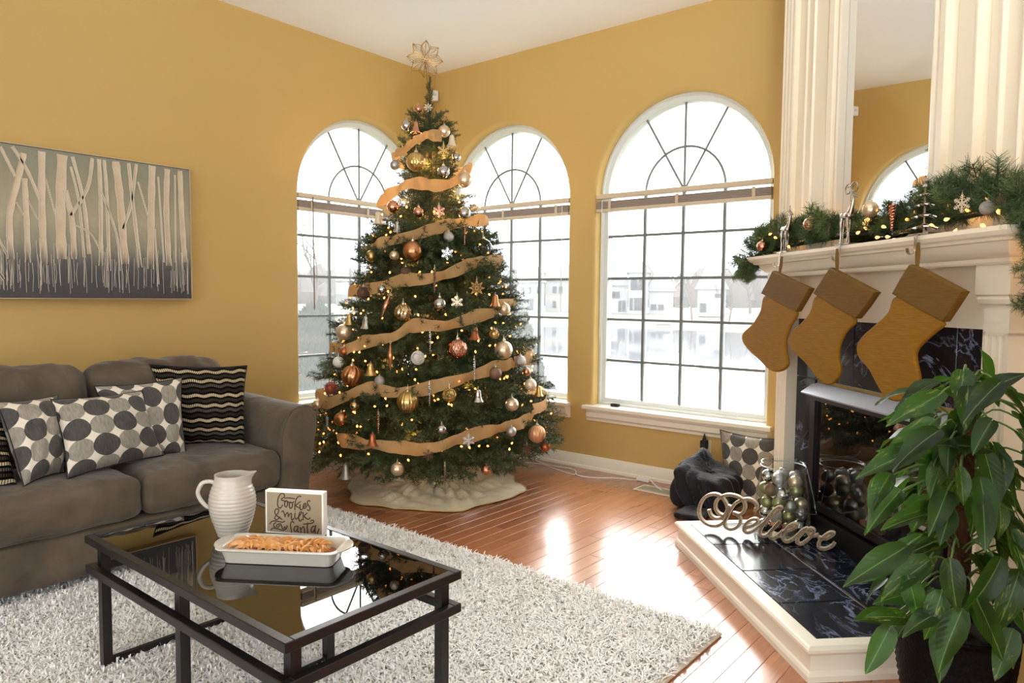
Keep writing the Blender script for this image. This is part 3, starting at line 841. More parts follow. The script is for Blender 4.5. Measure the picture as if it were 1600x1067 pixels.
def prim(r, z, lipk):
    out = []
    for j in range(N):
        a = 2*PI*j/N
        da = (a-sp_ang+PI) % (2*PI)-PI
        k = lipk*math.exp(-(da/.42)**2)
        out.append((pc[0]+(r+.024*k)*math.cos(a), pc[1]+(r+.024*k)*math.sin(a), TT+z+.008*k))
    return out
for r, z in zip(rz, zz): rings.append(prim(r, z, max(0, (z-.172)/.036)**1.6))
for r, z in zip(rz[::-3]-.0045, zz[::-3]): rings.append(prim(max(r, .01), max(z, .006), max(0, (z-.172)/.036)**1.6))
pb.loft(rings, cap=True).build('body', cer, pt, ang=60)
hd_ = -np.array([math.cos(sp_ang), math.sin(sp_ang), 0])
pth = smooth_path([pc+hd_*.056+np.array([0, 0, .178]), pc+hd_*.074+np.array([0, 0, .184]), pc+hd_*.098+np.array([0, 0, .178]), pc+hd_*.112+np.array([0, 0, .150]), pc+hd_*.105+np.array([0, 0, .124]), pc+hd_*.086+np.array([0, 0, .100]), pc+hd_*.073+np.array([0, 0, .094])], 5)
MB().tube(pth, .0072, 10).build('handle', cer, pt, ang=60)

# ---------------------------------------------------------------- wooden block sign with hand lettering
A_ = hit(415, 832, 'z', TT+.001); B_ = hit(505.5, 838, 'z', TT+.001)
ax_ = B_-A_; ax_ /= np.linalg.norm(ax_)
nr_ = np.array([ax_[1], -ax_[0], 0]);  nr_ = nr_ if nr_@(CAM-A_) > 0 else -nr_
sg = thing('lettered_sign', 'small white block sign with brown script lettering on the coffee table', 'sign', tuple((A_+B_)/2))
t1 = hitp(415, 766, A_, nr_); t2 = hitp(505.5, 776, A_, nr_)
Wd = (B_-A_)@ax_; Hh = t1[2]-TT
def sgp(s, z, d=0): return A_+ax_*s+np.array([0, 0, z])+nr_*d
mb = MB(); e = .003
mb.loft([[sgp(0, 0, -.03), sgp(Wd, 0, -.03), sgp(Wd, Hh, -.03), sgp(0, Hh, -.03)], [sgp(0, 0, -.001), sgp(Wd, 0, -.001), sgp(Wd, Hh, -.001), sgp(0, Hh, -.001)], [sgp(e, e, 0), sgp(Wd-e, e, 0), sgp(Wd-e, Hh-e, 0), sgp(e, Hh-e, 0)]], cap=True)
mb.build('block', M('white_sign_edge', C(244, 238, 226), .4), sg, smooth=False)
mb = MB(); mb.prism([sgp(.006, .006, 0), sgp(Wd-.006, .006, 0), sgp(Wd-.006, Hh-.006, 0), sgp(.006, Hh-.006, 0)], nr_*.0006)
mb.build('face', M('sign_face_paper', C(158, 140, 112), .3), sg, smooth=False)
STR = [
 [(435,340),(385,332),(380,300),(430,270),(430,220),(390,195),(340,230),(305,320),(300,410),(320,470),(360,480),(400,420)],
 [(435,290),(520,285),(640,302)],
 [(470,340),(440,380),(440,440),(470,462),(495,420),(490,360),(470,340)], [(430,372),(470,340),(520,372),(560,365)],
 [(560,370),(530,410),(535,470),(560,490),(590,450),(590,390),(560,370)], [(560,370),(590,380),(625,356)],
 [(760,270),(740,250),(700,265),(660,320),(645,400),(638,470),(640,525)], [(735,360),(690,405),(650,430),(700,470),(745,480)],
 [(745,410),(738,480),(760,525),(795,495)], [(752,352),(755,366)],
 [(795,480),(840,440),(852,400),(822,398),(800,450),(812,492),(850,480),(885,420)],
 [(938,362),(912,335),(882,368),(900,420),(932,470),(930,520),(900,532),(878,512)],
 [(395,712),(330,670),(262,610),(245,550),(280,498),(322,520),(310,580),(262,640),(245,690),(280,712),(330,682),(348,650)],
 [(378,562),(410,540),(430,600),(452,662)], [(440,650),(480,582),(502,582),(512,662)], [(512,650),(550,592),(572,602),(570,690),(592,718),(622,680)],
 [(642,580),(638,660),(662,702),(692,680)], [(645,545),(648,556)],
 [(690,680),(750,610),(775,570),(742,565),(715,640),(720,710),(745,742),(782,700)],
 [(802,565),(800,640),(802,722)], [(885,578),(822,640),(868,690),(910,702),(942,670)],
 [(145,802),(180,750),(250,736),(330,750),(400,762),(440,735)],
 [(275,768),(232,790),(225,840),(262,862)], [(300,800),(280,840),(302,862),(332,840),(322,800),(300,800)], [(335,790),(360,795),(362,830)], [(362,800),(385,850),(400,890),(432,875),(445,835)],
 [(432,880),(478,865),(490,820)],
 [(170,922),(190,885),(250,880),(330,900),(400,920),(460,900),(495,842)],
 [(625,780),(592,748),(560,775),(556,850),(570,910),(572,968)],
 [(692,838),(642,850),(622,918),(655,942),(698,885),(704,838),(692,930),(722,955)],
 [(740,858),(752,910),(762,972)], [(758,910),(798,850),(822,880),(830,982)],
 [(890,765),(882,880),(892,978)], [(800,800),(900,792),(980,780),(1012,750),(985,718),(945,745)],
 [(1035,838),(982,850),(958,920),(985,962),(1030,900),(1052,818),(1032,920),(1042,982)],
 [(1078,985),(1115,888)]]
ink = M('brown_ink', C(70, 42, 14), .45)
lt = MB()
for st in STR:
    pts = []
    for x, y in st:
        p = hitp(410+x/12.555, 755+y/12.555, A_, nr_)
        pts.append(p+nr_*.0011)
    lt.sweep(smooth_path(pts, 4), nr_, .0040, .0010, .1)
lt.build('lettering', ink, sg, smooth=False)

# ---------------------------------------------------------------- baking dish with apple pastry
D0, D1, D2, D3 = hit(331, 860, 'z', TT+.046), hit(371, 835, 'z', TT+.046), hit(549, 841, 'z', TT+.046), hit(525, 869, 'z', TT+.046)
cen = (D0+D1+D2+D3)/4
la = (D3-D0)+(D2-D1); hl = np.linalg.norm(la)/4; la /= np.linalg.norm(la)
wa = np.array([-la[1], la[0], 0]); hwid = abs(((D1+D2)/2-(D0+D3)/2)@wa)/2
if wa@np.array([FF[0], FF[1], 0]) < 0: wa = -wa
ds = thing('baking_dish', 'white rectangular baking dish with end handles on the coffee table', 'dish', (cen[0], cen[1], TT+.0005))
def rr_ring(hx, hy, r, z, k=5):
    out = []
    for q, (sx, sy) in enumerate(((1, 1), (-1, 1), (-1, -1), (1, -1))):
        for i in range(k+1):
            a = PI/2*q+PI/2*i/k
            p = np.array([cen[0], cen[1], 0])+la*(sx*(hx-r)+r*math.cos(a))+wa*(sy*(hy-r)+r*math.sin(a))
            out.append((p[0], p[1], TT+z))
    return out
pr = [(-.03, .0006), (-.022, .002), (-.014, .03), (-.010, .043), (.0, .045), (.004, .048), (.002, .051), (-.010, .051), (-.016, .046), (-.022, .02), (-.03, .008)]
MB().loft([rr_ring(hl+e, hwid+e, .03+e*.5, z) for e, z in pr], cap=True).build('dish_body', cer, ds, ang=40)
for sx in (-1, 1):
    hb = MB(); rg = []
    for z, e in ((.0462, 0), (.0505, .001), (.0535, -.003)):
        pts = []
        for i in range(15):
            a = -PI/2+PI*i/14
            q = np.array([cen[0], cen[1], 0])+la*sx*(hl-.004+(.03+e)*math.cos(a))+wa*((.05+e)*math.sin(a)*(1-.15*math.cos(2*a)))
            pts.append((q[0], q[1], TT+z))
        rg.append(pts)
    hb.loft(rg, closed=True, cap=True).build('handle', cer, ds, ang=50)
fd = thing('apple_crisp', 'golden baked apple slices filling the white dish', 'food', (cen[0], cen[1], TT+.01))
crust = M('baked_crust', C(186, 108, 46), .5, var=(50, C(136, 60, 26), .6), bump=(90, .5, .004))
appl = M('baked_apple', C(236, 188, 106), .35, var=(40, C(178, 96, 40), .5), sub=.1)
berry = M('cranberry', C(120, 24, 26), .25)
def fbase(i, j):
    x = (2*i-1)*(hl-.024); y = (2*j-1)*(hwid-.024); p = np.array([cen[0], cen[1], 0])+la*x+wa*y
    e = 1-max(abs(2*i-1), abs(2*j-1))**6
    return (p[0], p[1], TT+.012+.022*e+.004*math.sin(31*x)*math.cos(47*y)*e)
MB().grid(fbase, 26, 14).build('crumb_base', crust, fd)
am = MB(); ra, rb = .026, .012; ringsA = []
for k in range(13):
    a = PI*k/12; c = np.array([ra*math.cos(a), ra*math.sin(a)*.9, 0]); t = .0042*math.sin(a)+.0015
    w = rb*math.sin(a)**.6+.001
    ringsA.append([(c[0]*1.0, c[1]-w*.2, t), (c[0]*.9, c[1]-w, 0), (c[0]*1.0, c[1]-w*.2, -t), (c[0]*1.06, c[1]+.003, 0)])
am.loft(ringsA, cap=True)
ame = am.mesh('apple_slice', appl, ang=50)
for r_ in range(5):
    for k in range(13):
        x = (-1+2*(k+.5+random.uniform(-.3, .3))/13)*(hl-.042); y = (-1+2*(r_+.5+random.uniform(-.25, .25))/5)*(hwid-.036)
        p = np.array([cen[0], cen[1], TT+.036+random.uniform(-.002, .006)])+la*x+wa*y
        ang = math.atan2(la[1], la[0])+random.uniform(-.8, .8)+(PI/2 if x > .02 else 0)
        place('apple_slice', ame, fd, Matrix.Translation(p) @ Matrix.Rotation(ang, 4, 'Z') @ Matrix.Rotation(random.uniform(.4, 1.0), 4, 'X') @ Matrix.Scale(random.uniform(.75, 1.1), 4))
bme = MB().lathe([(.0005, -.006), (.005, -.004), (.0068, 0), (.005, .005), (.0005, .006)], n=10).mesh('cranberry', berry)
for k in range(12):
    p = np.array([cen[0], cen[1], TT+.041])+la*random.uniform(-.95, .9)*(hl-.05)+wa*random.uniform(-1, .9)*(hwid-.04)
    place('cranberry', bme, fd, Matrix.Translation(p))
# ================================================================ SOFA
suede = M('taupe_suede', C(112, 97, 80), .85, sheen=.2)
_nt, _p = P(suede); _v = objco(_nt)
_n1 = noise(_nt, 3.2, 3, _v, .6, .6); _n2 = noise(_nt, 22, 4, _v, .6)
_c = mixc(_nt, ramp(_nt, _n1, [(.32, (0, 0, 0, 1)), (.68, (1, 1, 1, 1))]), C(62, 52, 40), C(104, 90, 72))
_c = mixc(_nt, mth(_nt, 'MULTIPLY', _n2, .45), _c, C(76, 64, 51)); _nt.links.new(_c, _p.inputs['Base Color'])
_h = mth(_nt, 'ADD', mth(_nt, 'MULTIPLY', noise(_nt, 8, 3, _v, .5, .8), 1.0), mth(_nt, 'MULTIPLY', _n2, .15))
_nt.links.new(nd(_nt, 'Bump', {'Height': _h, 'Strength': .35, 'Distance': .03}).outputs[0], _p.inputs['Normal'])
sofa = thing('sofa', 'taupe suede three-seat sofa with flared arms against the yellow wall', 'sofa', (1.07, 3.8, 0))
def soft(name, *a, **k):
    o = rbox(*a, **k).build(name, suede, sofa); return weld(o)
soft('base', 1.08, 3.75, .172, 1.12, .385, .104, .02, n=10, wr=.003, wf=6)
for k in range(3):
    cx = .36+.722*k
    def crease(p, k=k):
        q = p.copy(); f = np.clip((p[..., 2]+.1)/.2, 0, 1)*np.exp(-((p[..., 1]+.27)/.10)**2)
        q[..., 2] += .004*np.sin(p[..., 0]*62+5*np.sin(p[..., 0]*9+k))*f*np.clip(p[..., 2]/.1, 0, 1)
        q[..., 1] += .0025*np.sin(p[..., 0]*70+k)*f
        return q
    soft('seat_cushion', cx, 3.66, .378, .359, .33, .096, .05, n=44, puff=(0, .014, .024), wr=.008, wf=10, seed=k, fn=crease)
    def lean(p, k=k):
        q = p.copy(); q[..., 1] += .16*(p[..., 2]+.2)
        # slack gathers at the top seam corners
        f = np.clip((p[..., 2]-.05)/.2, 0, 1)
        q[..., 2] += .005*f*np.sin(p[..., 0]*23+k*2)-.008*f*(np.abs(p[..., 0])/.36)**6
        q[..., 1] += .010*f*np.sin(p[..., 0]*41+4*p[..., 2]*9+k)
        return q
    soft('back_cushion', cx, 3.945, .705, .362, .10, .235, .075, n=40, puff=(0, .05, .012), wr=.010, wf=12, seed=k+5, fn=lean)
soft('back_frame', 1.08, 4.14, .46, 1.13, .10, .40, .06, n=12)
aprof = [(0, .06), (0, .45), (.006, .57), (.03, .645), (.075, .69), (.14, .705), (.19, .69), (.214, .645), (.21, .56), (.185, .40), (.155, .2), (.14, .06)]
aprof = [(p[0], p[1]) for p in smooth_path([(a, b, 0) for a, b in aprof], 4)]
ac = np.mean(np.array(aprof), 0)
for sx, x0 in ((1, 2.152), (-1, .008)):
    rg = []
    for y, k in ((3.318, .90), (3.322, .955), (3.332, .985), (3.35, 1.0), (3.7, 1.0), (4.22, 1.02), (4.24, .97)):
        rg.append([(x0+sx*(ac[0]+(a-ac[0])*k), y, max(.055, ac[1]+(b-ac[1])*k+.03*max(0, (y-3.4))*(b > .4))) for a, b in aprof])
    am_ = MB().loft(rg, cap=True)
    am_.build('arm', suede, sofa, ang=70)
    pth = [(x0+sx*(ac[0]+(a-ac[0])*.992), 3.330, ac[1]+(b-ac[1])*.992) for a, b in aprof]
    MB().tube(pth, .0045, 6).build('piping', suede, sofa)
for x in (.0, 2.17):
    for y in (3.45, 4.1):
        MB().lathe([(.02, .0145), (.026, .07)], (x, y, 0), 10).build('foot', MAT['blackm'], sofa)

# ---------------------------------------------------------------- throw pillows
def circles_mat():
    m = M('circle_print_fabric', C(206, 196, 176), .8, sheen=.2)
    nt, p = P(m)
    uv = nd(nt, 'UVMap').outputs[0]
    sp = nd(nt, 'SeparateXYZ', {0: uv}); X, Y = sp.outputs[0], sp.outputs[1]
    nz = noise(nt, 40, 4, uv)
    T = .43
    def lattice(ox, oy, r):
        a = mth(nt, 'SUBTRACT', mth(nt, 'FRACT', mth(nt, 'ADD', mth(nt, 'DIVIDE', X, T), ox)), .5)
        b = mth(nt, 'SUBTRACT', mth(nt, 'FRACT', mth(nt, 'ADD', mth(nt, 'DIVIDE', Y, T), oy)), .5)
        d = mth(nt, 'SQRT', mth(nt, 'ADD', mth(nt, 'MULTIPLY', a, a), mth(nt, 'MULTIPLY', b, b)))
        return mth(nt, 'LESS_THAN', d, r)
    A = mth(nt, 'MAXIMUM', lattice(.1, .2, .27), lattice(.6, .7, .27))
    B = mth(nt, 'MAXIMUM', lattice(.6, .2, .255), lattice(.1, .7, .255))
    str_ = nd(nt, 'Mapping', {'Vector': uv, 'Scale': (60, 14, 1), 'Rotation': (0, 0, .5)})
    st = noise(nt, 1.0, 4, str_.outputs[0])
    c0 = C(224, 214, 196)
    cB = mixc(nt, st, C(96, 92, 86), C(180, 170, 152))
    cA = mixc(nt, st, C(30, 28, 27), C(92, 88, 82))
    c = mixc(nt, B, c0, cB)
    c = mixc(nt, A, c, cA)
    AB = mth(nt, 'MULTIPLY', A, B)
    c = mixc(nt, mth(nt, 'MULTIPLY', AB, .6), c, C(30, 29, 30))
    nt.links.new(c, p.inputs['Base Color'])
    return m
def waves_mat():
    m = M('wavy_stripe_fabric', C(22, 20, 18), .9, spec=.08)
    nt, p = P(m)
    uv = nd(nt, 'UVMap').outputs[0]
    sp = nd(nt, 'SeparateXYZ', {0: uv}); X, Y = sp.outputs[0], sp.outputs[1]
    w = mth(nt, 'MULTIPLY', mth(nt, 'SINE', mth(nt, 'MULTIPLY', X, 2*PI*4.3)), .010)
    v = mth(nt, 'DIVIDE', mth(nt, 'ADD', Y, w), .0625)
    row = mth(nt, 'FLOOR', v); fy = mth(nt, 'FRACT', v)
    inr = mth(nt, 'MULTIPLY', mth(nt, 'GREATER_THAN', fy, .22), mth(nt, 'LESS_THAN', fy, .78))
    fx = mth(nt, 'FRACT', mth(nt, 'MULTIPLY', X, 42))
    inx = mth(nt, 'MULTIPLY', mth(nt, 'GREATER_THAN', fx, .14), mth(nt, 'LESS_THAN', fx, .86))
    dash = mth(nt, 'MULTIPLY', inr, inx)
    k = mth(nt, 'FLOORED_MODULO', row, 5)
    cr = ramp(nt, mth(nt, 'DIVIDE', k, 5), [(0, C(204, 186, 150)), (.15, C(52, 44, 34)), (.35, C(84, 80, 72)), (.55, C(196, 176, 140)), (.75, C(60, 52, 42))])
    nd_ = [n for n in nt.nodes if n.type == 'VALTORGB'][-1]; nd_.color_ramp.interpolation = 'CONSTANT'
    nt.links.new(mixc(nt, dash, C(9, 8, 8), cr), p.inputs['Base Color'])
    b = nd(nt, 'Bump', {'Height': dash, 'Strength': .4, 'Distance': .003}); nt.links.new(b.outputs[0], p.inputs['Normal'])
    return m
MAT['circles'] = circles_mat(); MAT['waves'] = waves_mat()
MAT['pipe'] = M('dark_piping', C(24, 22, 22), .7)
def pillow(name, label, TL, TR, BR, BL, thick, mat, seed, group, uvo=(0, 0)):
    TL, TR, BR, BL = [np.array(p, float) for p in (TL, TR, BR, BL)]
    c = (TL+TR+BR+BL)/4
    nr = np.cross(TR-TL, BL-TL); nr /= np.linalg.norm(nr)
    if nr@(CAM-c) < 0: nr = -nr
    t = thing(name, label, 'pillow', tuple((BL+BR)/2), group=group)
    n = 26
    def pt(i, j, side):
        s, v = 2*i-1, 2*j-1
        # concave edges between the corner points
        ps = s*(1-.07*(1-v*v)*(abs(s)**3)); pv = v*(1-.07*(1-s*s)*(abs(v)**3))
        a, b = (ps+1)/2, (pv+1)/2
        q = BL*(1-a)*(1-b)+BR*a*(1-b)+TR*a*b+TL*(1-a)*b
        f = max(0, (1-abs(s)**2.3))**.62*max(0, (1-abs(v)**2.3))**.62
        wr = .009*math.sin(9*s+4*v+seed)*math.sin(7*v-3*s+2*seed)*f + .012*f*math.sin(5*math.atan2(v, s)+seed)*(s*s+v*v)*.4
        return q+nr*side*(thick*f*.5+wr*(1 if side > 0 else -1)+.0008)
    for side in (1, -1):
        pass
    V = [pt(i/n, j/n, 1) for j in range(n+1) for i in range(n+1)]+[pt(i/n, j/n, -1) for j in range(n+1) for i in range(n+1)]
    m1 = (n+1)**2
    F = [(j*(n+1)+i, j*(n+1)+i+1, (j+1)*(n+1)+i+1, (j+1)*(n+1)+i) for j in range(n) for i in range(n)]
    F += [tuple(x+m1 for x in reversed(f)) for f in F]
    edge = [i for i in range(n+1)]+[(j)*(n+1)+n for j in range(1, n+1)]+[n*(n+1)+i for i in range(n-1, -1, -1)]+[j*(n+1) for j in range(n-1, 0, -1)]
    F += [(a, b, b+m1, a+m1) for a, b in zip(edge, edge[1:]+edge[:1])]
    inv = WM[key(t)].inverted()
    me = bpy.data.meshes.new('cover')
    me.from_pydata([tuple(inv @ Vector(v)) for v in V], [], F)
    uvl = me.uv_layers.new(name='UVMap')
    w_, h_ = np.linalg.norm(TR-TL)/.45, np.linalg.norm(TL-BL)/.45
    co = [(i/n*w_+uvo[0], j/n*h_+uvo[1]) for j in range(n+1) for i in range(n+1)]*2
    li = np.empty(len(me.loops), dtype=np.int32); me.loops.foreach_get('vertex_index', li)
    uvl.data.foreach_set('uv', np.array(co)[li].ravel())
    finish(me, mat, True, 0)
    link('cover', me, t)
    path = [np.array(V[e]) for e in edge]
    MB().tube(path, .0030, 6, closed=True).build('piping', MAT['pipe'], t, ang=0)
    return t
def pz(px, py, z=.492): return hit(px, py, 'z', z)
def py_(px, py, y): return hit(px, py, 'y', y)
GP = 'throw pillows on the sofa'
pillow('throw_pillow', 'large black pillow with wavy cream dashes at the right end of the sofa', py_(233, 569, 3.80), py_(386, 571, 3.80), pz(383, 694), pz(270, 696), .16, MAT['waves'], 1, GP)
pillow('throw_pillow', 'circle-print pillow standing between the wavy black pillow and the front circle pillow', py_(147, 603, 3.74), py_(284, 590, 3.72), pz(291, 708), pz(178, 716), .15, MAT['circles'], 2, GP, (.3, .1))
pillow('throw_pillow', 'front circle-print pillow leaning tilted in the middle of the sofa', py_(79, 624, 3.66), py_(222, 610, 3.66), pz(258, 711), pz(105, 748), .17, MAT['circles'], 3, GP, (.05, .55))
pillow('throw_pillow', 'circle-print pillow turned sideways near the left end of the sofa', py_(-6, 628, 3.66), py_(90, 617, 3.74), pz(101, 738), pz(37, 760), .17, MAT['circles'], 4, GP, (.62, .3))
pillow('throw_pillow', 'wavy black pillow cut by the left picture edge, behind a circle pillow', py_(-120, 645, 3.75), py_(10, 655, 3.72), pz(26, 757), pz(-110, 778), .15, MAT['waves'], 5, GP)
pillow('throw_pillow', 'circle-print pillow on the floor behind the navy throw by the fireplace', hit(1125, 671, 'x', 4.47), hit(1214, 686, 'x', 4.47), hit(1204, 800, 'z', .02), hit(1131, 778, 'z', .02), .13, MAT['circles'], 6, 'throw pillow on the floor', (.1, .3))

# ================================================================ PAINTING
YF = 4.612
X0p, X1p, Z0p, Z1p = .62, 2.325, 1.270, 2.115
pa = thing('birch_painting', 'wide canvas painting of pale birch trunks fading to charcoal, above the sofa', 'painting', ((X0p+X1p)/2, YW, Z0p))
def canvas_mat():
    m = M('painted_canvas', C(160, 152, 124), .45, bump=(30, .25, .01))
    nt, p = P(m)
    tc = nd(nt, 'TexCoord'); sp = nd(nt, 'SeparateXYZ', {0: tc.outputs['Object']})
    st = nd(nt, 'Mapping', {'Vector': tc.outputs['Object'], 'Scale': (30, 1, 1.2)})
    n1 = noise(nt, 1.5, 5, st.outputs[0])
    z = mth(nt, 'ADD', sp.outputs[2], mth(nt, 'MULTIPLY', mth(nt, 'SUBTRACT', n1, .5), .16))
    c = ramp(nt, mth(nt, 'DIVIDE', z, .845), [(.12, C(74, 74, 76)), (.24, C(92, 92, 92)), (.36, C(150, 146, 128)), (.55, C(176, 168, 138)), (.8, C(156, 152, 128)), (1, C(140, 140, 122))])
    nt.links.new(c, p.inputs['Base Color'])
    return m
MB().cbox(X0p+.006, X1p-.006, YF, YW-.003, Z0p+.006, Z1p-.006, .003).build('canvas', canvas_mat(), pa, smooth=False)
fm = MB(); e = .005
for b in ((X0p, X0p+e, Z0p, Z1p), (X1p-e, X1p, Z0p, Z1p), (X0p, X1p, Z0p, Z0p+e), (X0p, X1p, Z1p-e, Z1p)):
    fm.box(b[0], b[1], YF-.006, YW-.003, b[2], b[3])
fm.build('frame', M('champagne_frame', C(206, 190, 160), .4, metal=.3), pa, smooth=False)
trunk_m = M('pearl_paint', C(228, 212, 186), .35, var=(14, C(204, 184, 150), .8), bump=(40, .5, .006), metal=.15)
_nt, _p = P(trunk_m); _lk = _p.inputs['Base Color'].links[0].from_socket
_tc = nd(_nt, 'TexCoord'); _sp = nd(_nt, 'SeparateXYZ', {0: _tc.outputs['Object']})
_ns = noise(_nt, 1.0, 5, nd(_nt, 'Mapping', {'Vector': _tc.outputs['Object'], 'Scale': (60, 1, 5)}).outputs[0], .65)
_zz = mth(_nt, 'ADD', _sp.outputs[2], mth(_nt, 'MULTIPLY', mth(_nt, 'SUBTRACT', _ns, .5), .20))
_nt.links.new(mixc(_nt, ramp(_nt, mth(_nt, 'DIVIDE', _zz, .845), [(.22, (0, 0, 0, 1)), (.36, (1, 1, 1, 1))]), C(84, 83, 82), _lk), _p.inputs['Base Color'])
ridge_m = M('pale_ridge_paint', C(230, 216, 196), .3)
TR_ = [([(240, 430), (150, 230), (70, 110)], 17), ([(90, 290), (40, 190), (0, 110)], 15), ([(65, 780), (58, 520), (108, 300), (140, 150)], 32), ([(165, 800), (160, 560), (145, 300)], 28),
       ([(262, 810), (250, 500), (248, 140)], 36), ([(368, 780), (360, 500), (370, 160)], 54), ([(440, 780), (430, 560), (388, 370)], 30), ([(530, 750), (500, 450), (430, 170)], 18),
       ([(420, 520), (520, 360), (548, 180)], 20), ([(500, 770), (470, 450), (420, 230)], 13), ([(598, 820), (600, 480), (588, 185)], 22), ([(650, 850), (635, 400), (618, 190)], 18),
       ([(720, 850), (690, 620), (600, 380)], 12), ([(745, 810), (715, 430), (688, 200)], 44), ([(835, 830), (785, 400), (765, 210)], 20), ([(730, 600), (780, 450), (810, 215)], 18),
       ([(895, 840), (900, 500), (905, 225)], 42), ([(1005, 820), (990, 500), (995, 245)], 34), ([(1100, 800), (1080, 500), (1070, 255)], 32), ([(1045, 800), (1040, 280)], 9), ([(975, 800), (940, 290)], 9), ([(942, 930), (920, 600)], 9),
       ([(600, 740), (540, 630), (450, 580)], 8), ([(878, 520), (820, 320)], 8), ([(330, 520), (270, 300)], 7), ([(225, 545), (160, 420)], 7), ([(140, 520), (95, 440)], 7), ([(20, 900), (-30, 820)], 12), ([(40, 750), (-20, 640)], 12)]
def pp(x, y, d): 
    q = hit(x/3.81, 200+y/3.81, 'y', YF); q[1] = YF-d; return q
rd = MB()
for pts, w in TR_:
    P_ = smooth_path([pp(x, y, .0) for x, y in pts], 5); wd = w/3.81*.0036
    mb = MB(); rg = []
    for i, q in enumerate(P_):
        t = P_[min(i+1, len(P_)-1)]-P_[max(i-1, 0)]; t /= np.linalg.norm(t); sd_ = np.array([t[2], 0, -t[0]])
        k = 1+.12*math.sin(i*2.3+w)
        rg.append([q+sd_*wd*.5*k, q+sd_*wd*.46*k+np.array([0, -.004, 0]), q+sd_*wd*.30*k+np.array([0, -.0028, 0]), q-sd_*wd*.3*k+np.array([0, -.0028, 0]), q-sd_*wd*.46*k+np.array([0, -.004, 0]), q-sd_*wd*.5*k])
    mb.loft(rg, closed=False).build('painted_trunk', trunk_m, pa, ang=20)
    for sd in (-1, 1):
        rd.tube([r[1 if sd > 0 else 4] for r in rg], .0022, 4, cap=False)
for k in range(150):                   # dripped lines of the undergrowth
    x = random.uniform(X0p+.02, X1p-.02); z0 = Z0p+random.uniform(.03, .1); z1 = Z0p+random.uniform(.18, .36)
    rd.tube([(x, YF-.0005, z0), (x+random.uniform(-.006, .006), YF-.001, (z0+z1)/2), (x+random.uniform(-.008, .008), YF-.0005, z1)], .0011, 4, cap=False)
rd.build('paint_ridges', M('dripped_paint', C(206, 196, 178), .3), pa, kind='stuff')
for k in range(9):                     # trunks on the part of the canvas outside the frame
    x = X0p+.04+.072*k; w = (.012, .026, .009, .018, .03, .011, .022, .009, .02)[k]; dx = (.03, -.02, .06, .0, .015, -.05, .02, .04, -.01)[k]
    zs_ = [Z0p+.20, Z0p+.42, Z0p+.62, Z1p-.008]; rg = []
    for i, z in enumerate(zs_):
        c = x+dx*(i/3)+.004*math.sin(5*i+k)
        rg.append([(c-w/2, YF, z), (c-w*.46, YF-.004, z), (c-w*.3, YF-.0028, z), (c+w*.3, YF-.0028, z), (c+w*.46, YF-.004, z), (c+w/2, YF, z)])
    MB().loft(rg, closed=False).build('painted_trunk', trunk_m, pa, ang=20)

# ================================================================ small things on walls and floor
sn = thing('motion_sensor', 'small white motion sensor high in the wall corner beside the tree top', 'sensor', (XW-.03, YW-.03, 3.07))
m_ = Matrix.Translation((XW-.035, YW-.035, 3.075)) @ Matrix.Rotation(PI/4, 4, 'Z')
sb = rbox(0, 0, 0, .022, .033, .045, .01, n=8)
o = place('case', sb.mesh('case', MAT['white']), sn, m_); weld(o)
place('lens', MB().lathe([(.012, 0), (.013, .003), (.006, .006), (.001, .0065)], n=14).mesh('lens', M('grey_lens', C(200, 204, 200), .3)), sn, m_ @ Matrix.Translation((-.0215, 0, .004)) @ Matrix.Rotation(-PI/2, 4, 'Y'))
ol = thing('wall_outlet', 'beige wall outlet plate under the big window', 'outlet', (XW, 1.985, .29))
q = hit(1103, 700, 'x', XW-.004)
MB().cbox(XW-.006, XW, q[1]-.036, q[1]+.036, q[2]-.058, q[2]+.058, .003).build('plate', M('almond_plastic', C(220, 204, 170), .4), ol, smooth=False)
MB().cbox(XW-.009, XW-.005, q[1]-.017, q[1]+.017, q[2]-.045, q[2]-.01, .002).build('socket', M('almond_socket', C(200, 184, 150), .4), ol, smooth=False)
pg = thing('plug_in_freshener', 'dark plug-in air freshener with a pointed top in the wall outlet', 'air freshener', (XW-.01, q[1], q[2]+.02))
rbox(XW-.034, q[1], q[2]+.03, .024, .022, .03, .008, n=6).build('body', MAT['blackm'], pg)
MB().lathe([(.014, 0), (.012, .012), (.006, .03), (.0015, .046)], (XW-.034, q[1], q[2]+.058), 12).build('cone_top', MAT['blackm'], pg)
MB().lathe([(.012, 0), (.014, .01), (.012, .04)], (XW-.034, q[1], q[2]-.045), 12).build('bottle', M('amber_bottle', C(50, 34, 26), .2), pg)
dv = thing('sill_clip', 'small dark plastic device lying on the sill of the big window', 'device', hit(961, 635, 'z', ZS))
dq = hit(961, 635, 'z', ZS+.001)
rbox(dq[0], dq[1], ZS+.0125, .016, .034, .0115, .006, n=6).build('case', MAT['blackm'], dv)
MB().cbox(dq[0]-.01, dq[0]+.01, dq[1]-.028, dq[1]+.012, ZS+.023, ZS+.027, .001).build('switch', M('dark_grey', C(60, 60, 64), .4), dv, smooth=False)

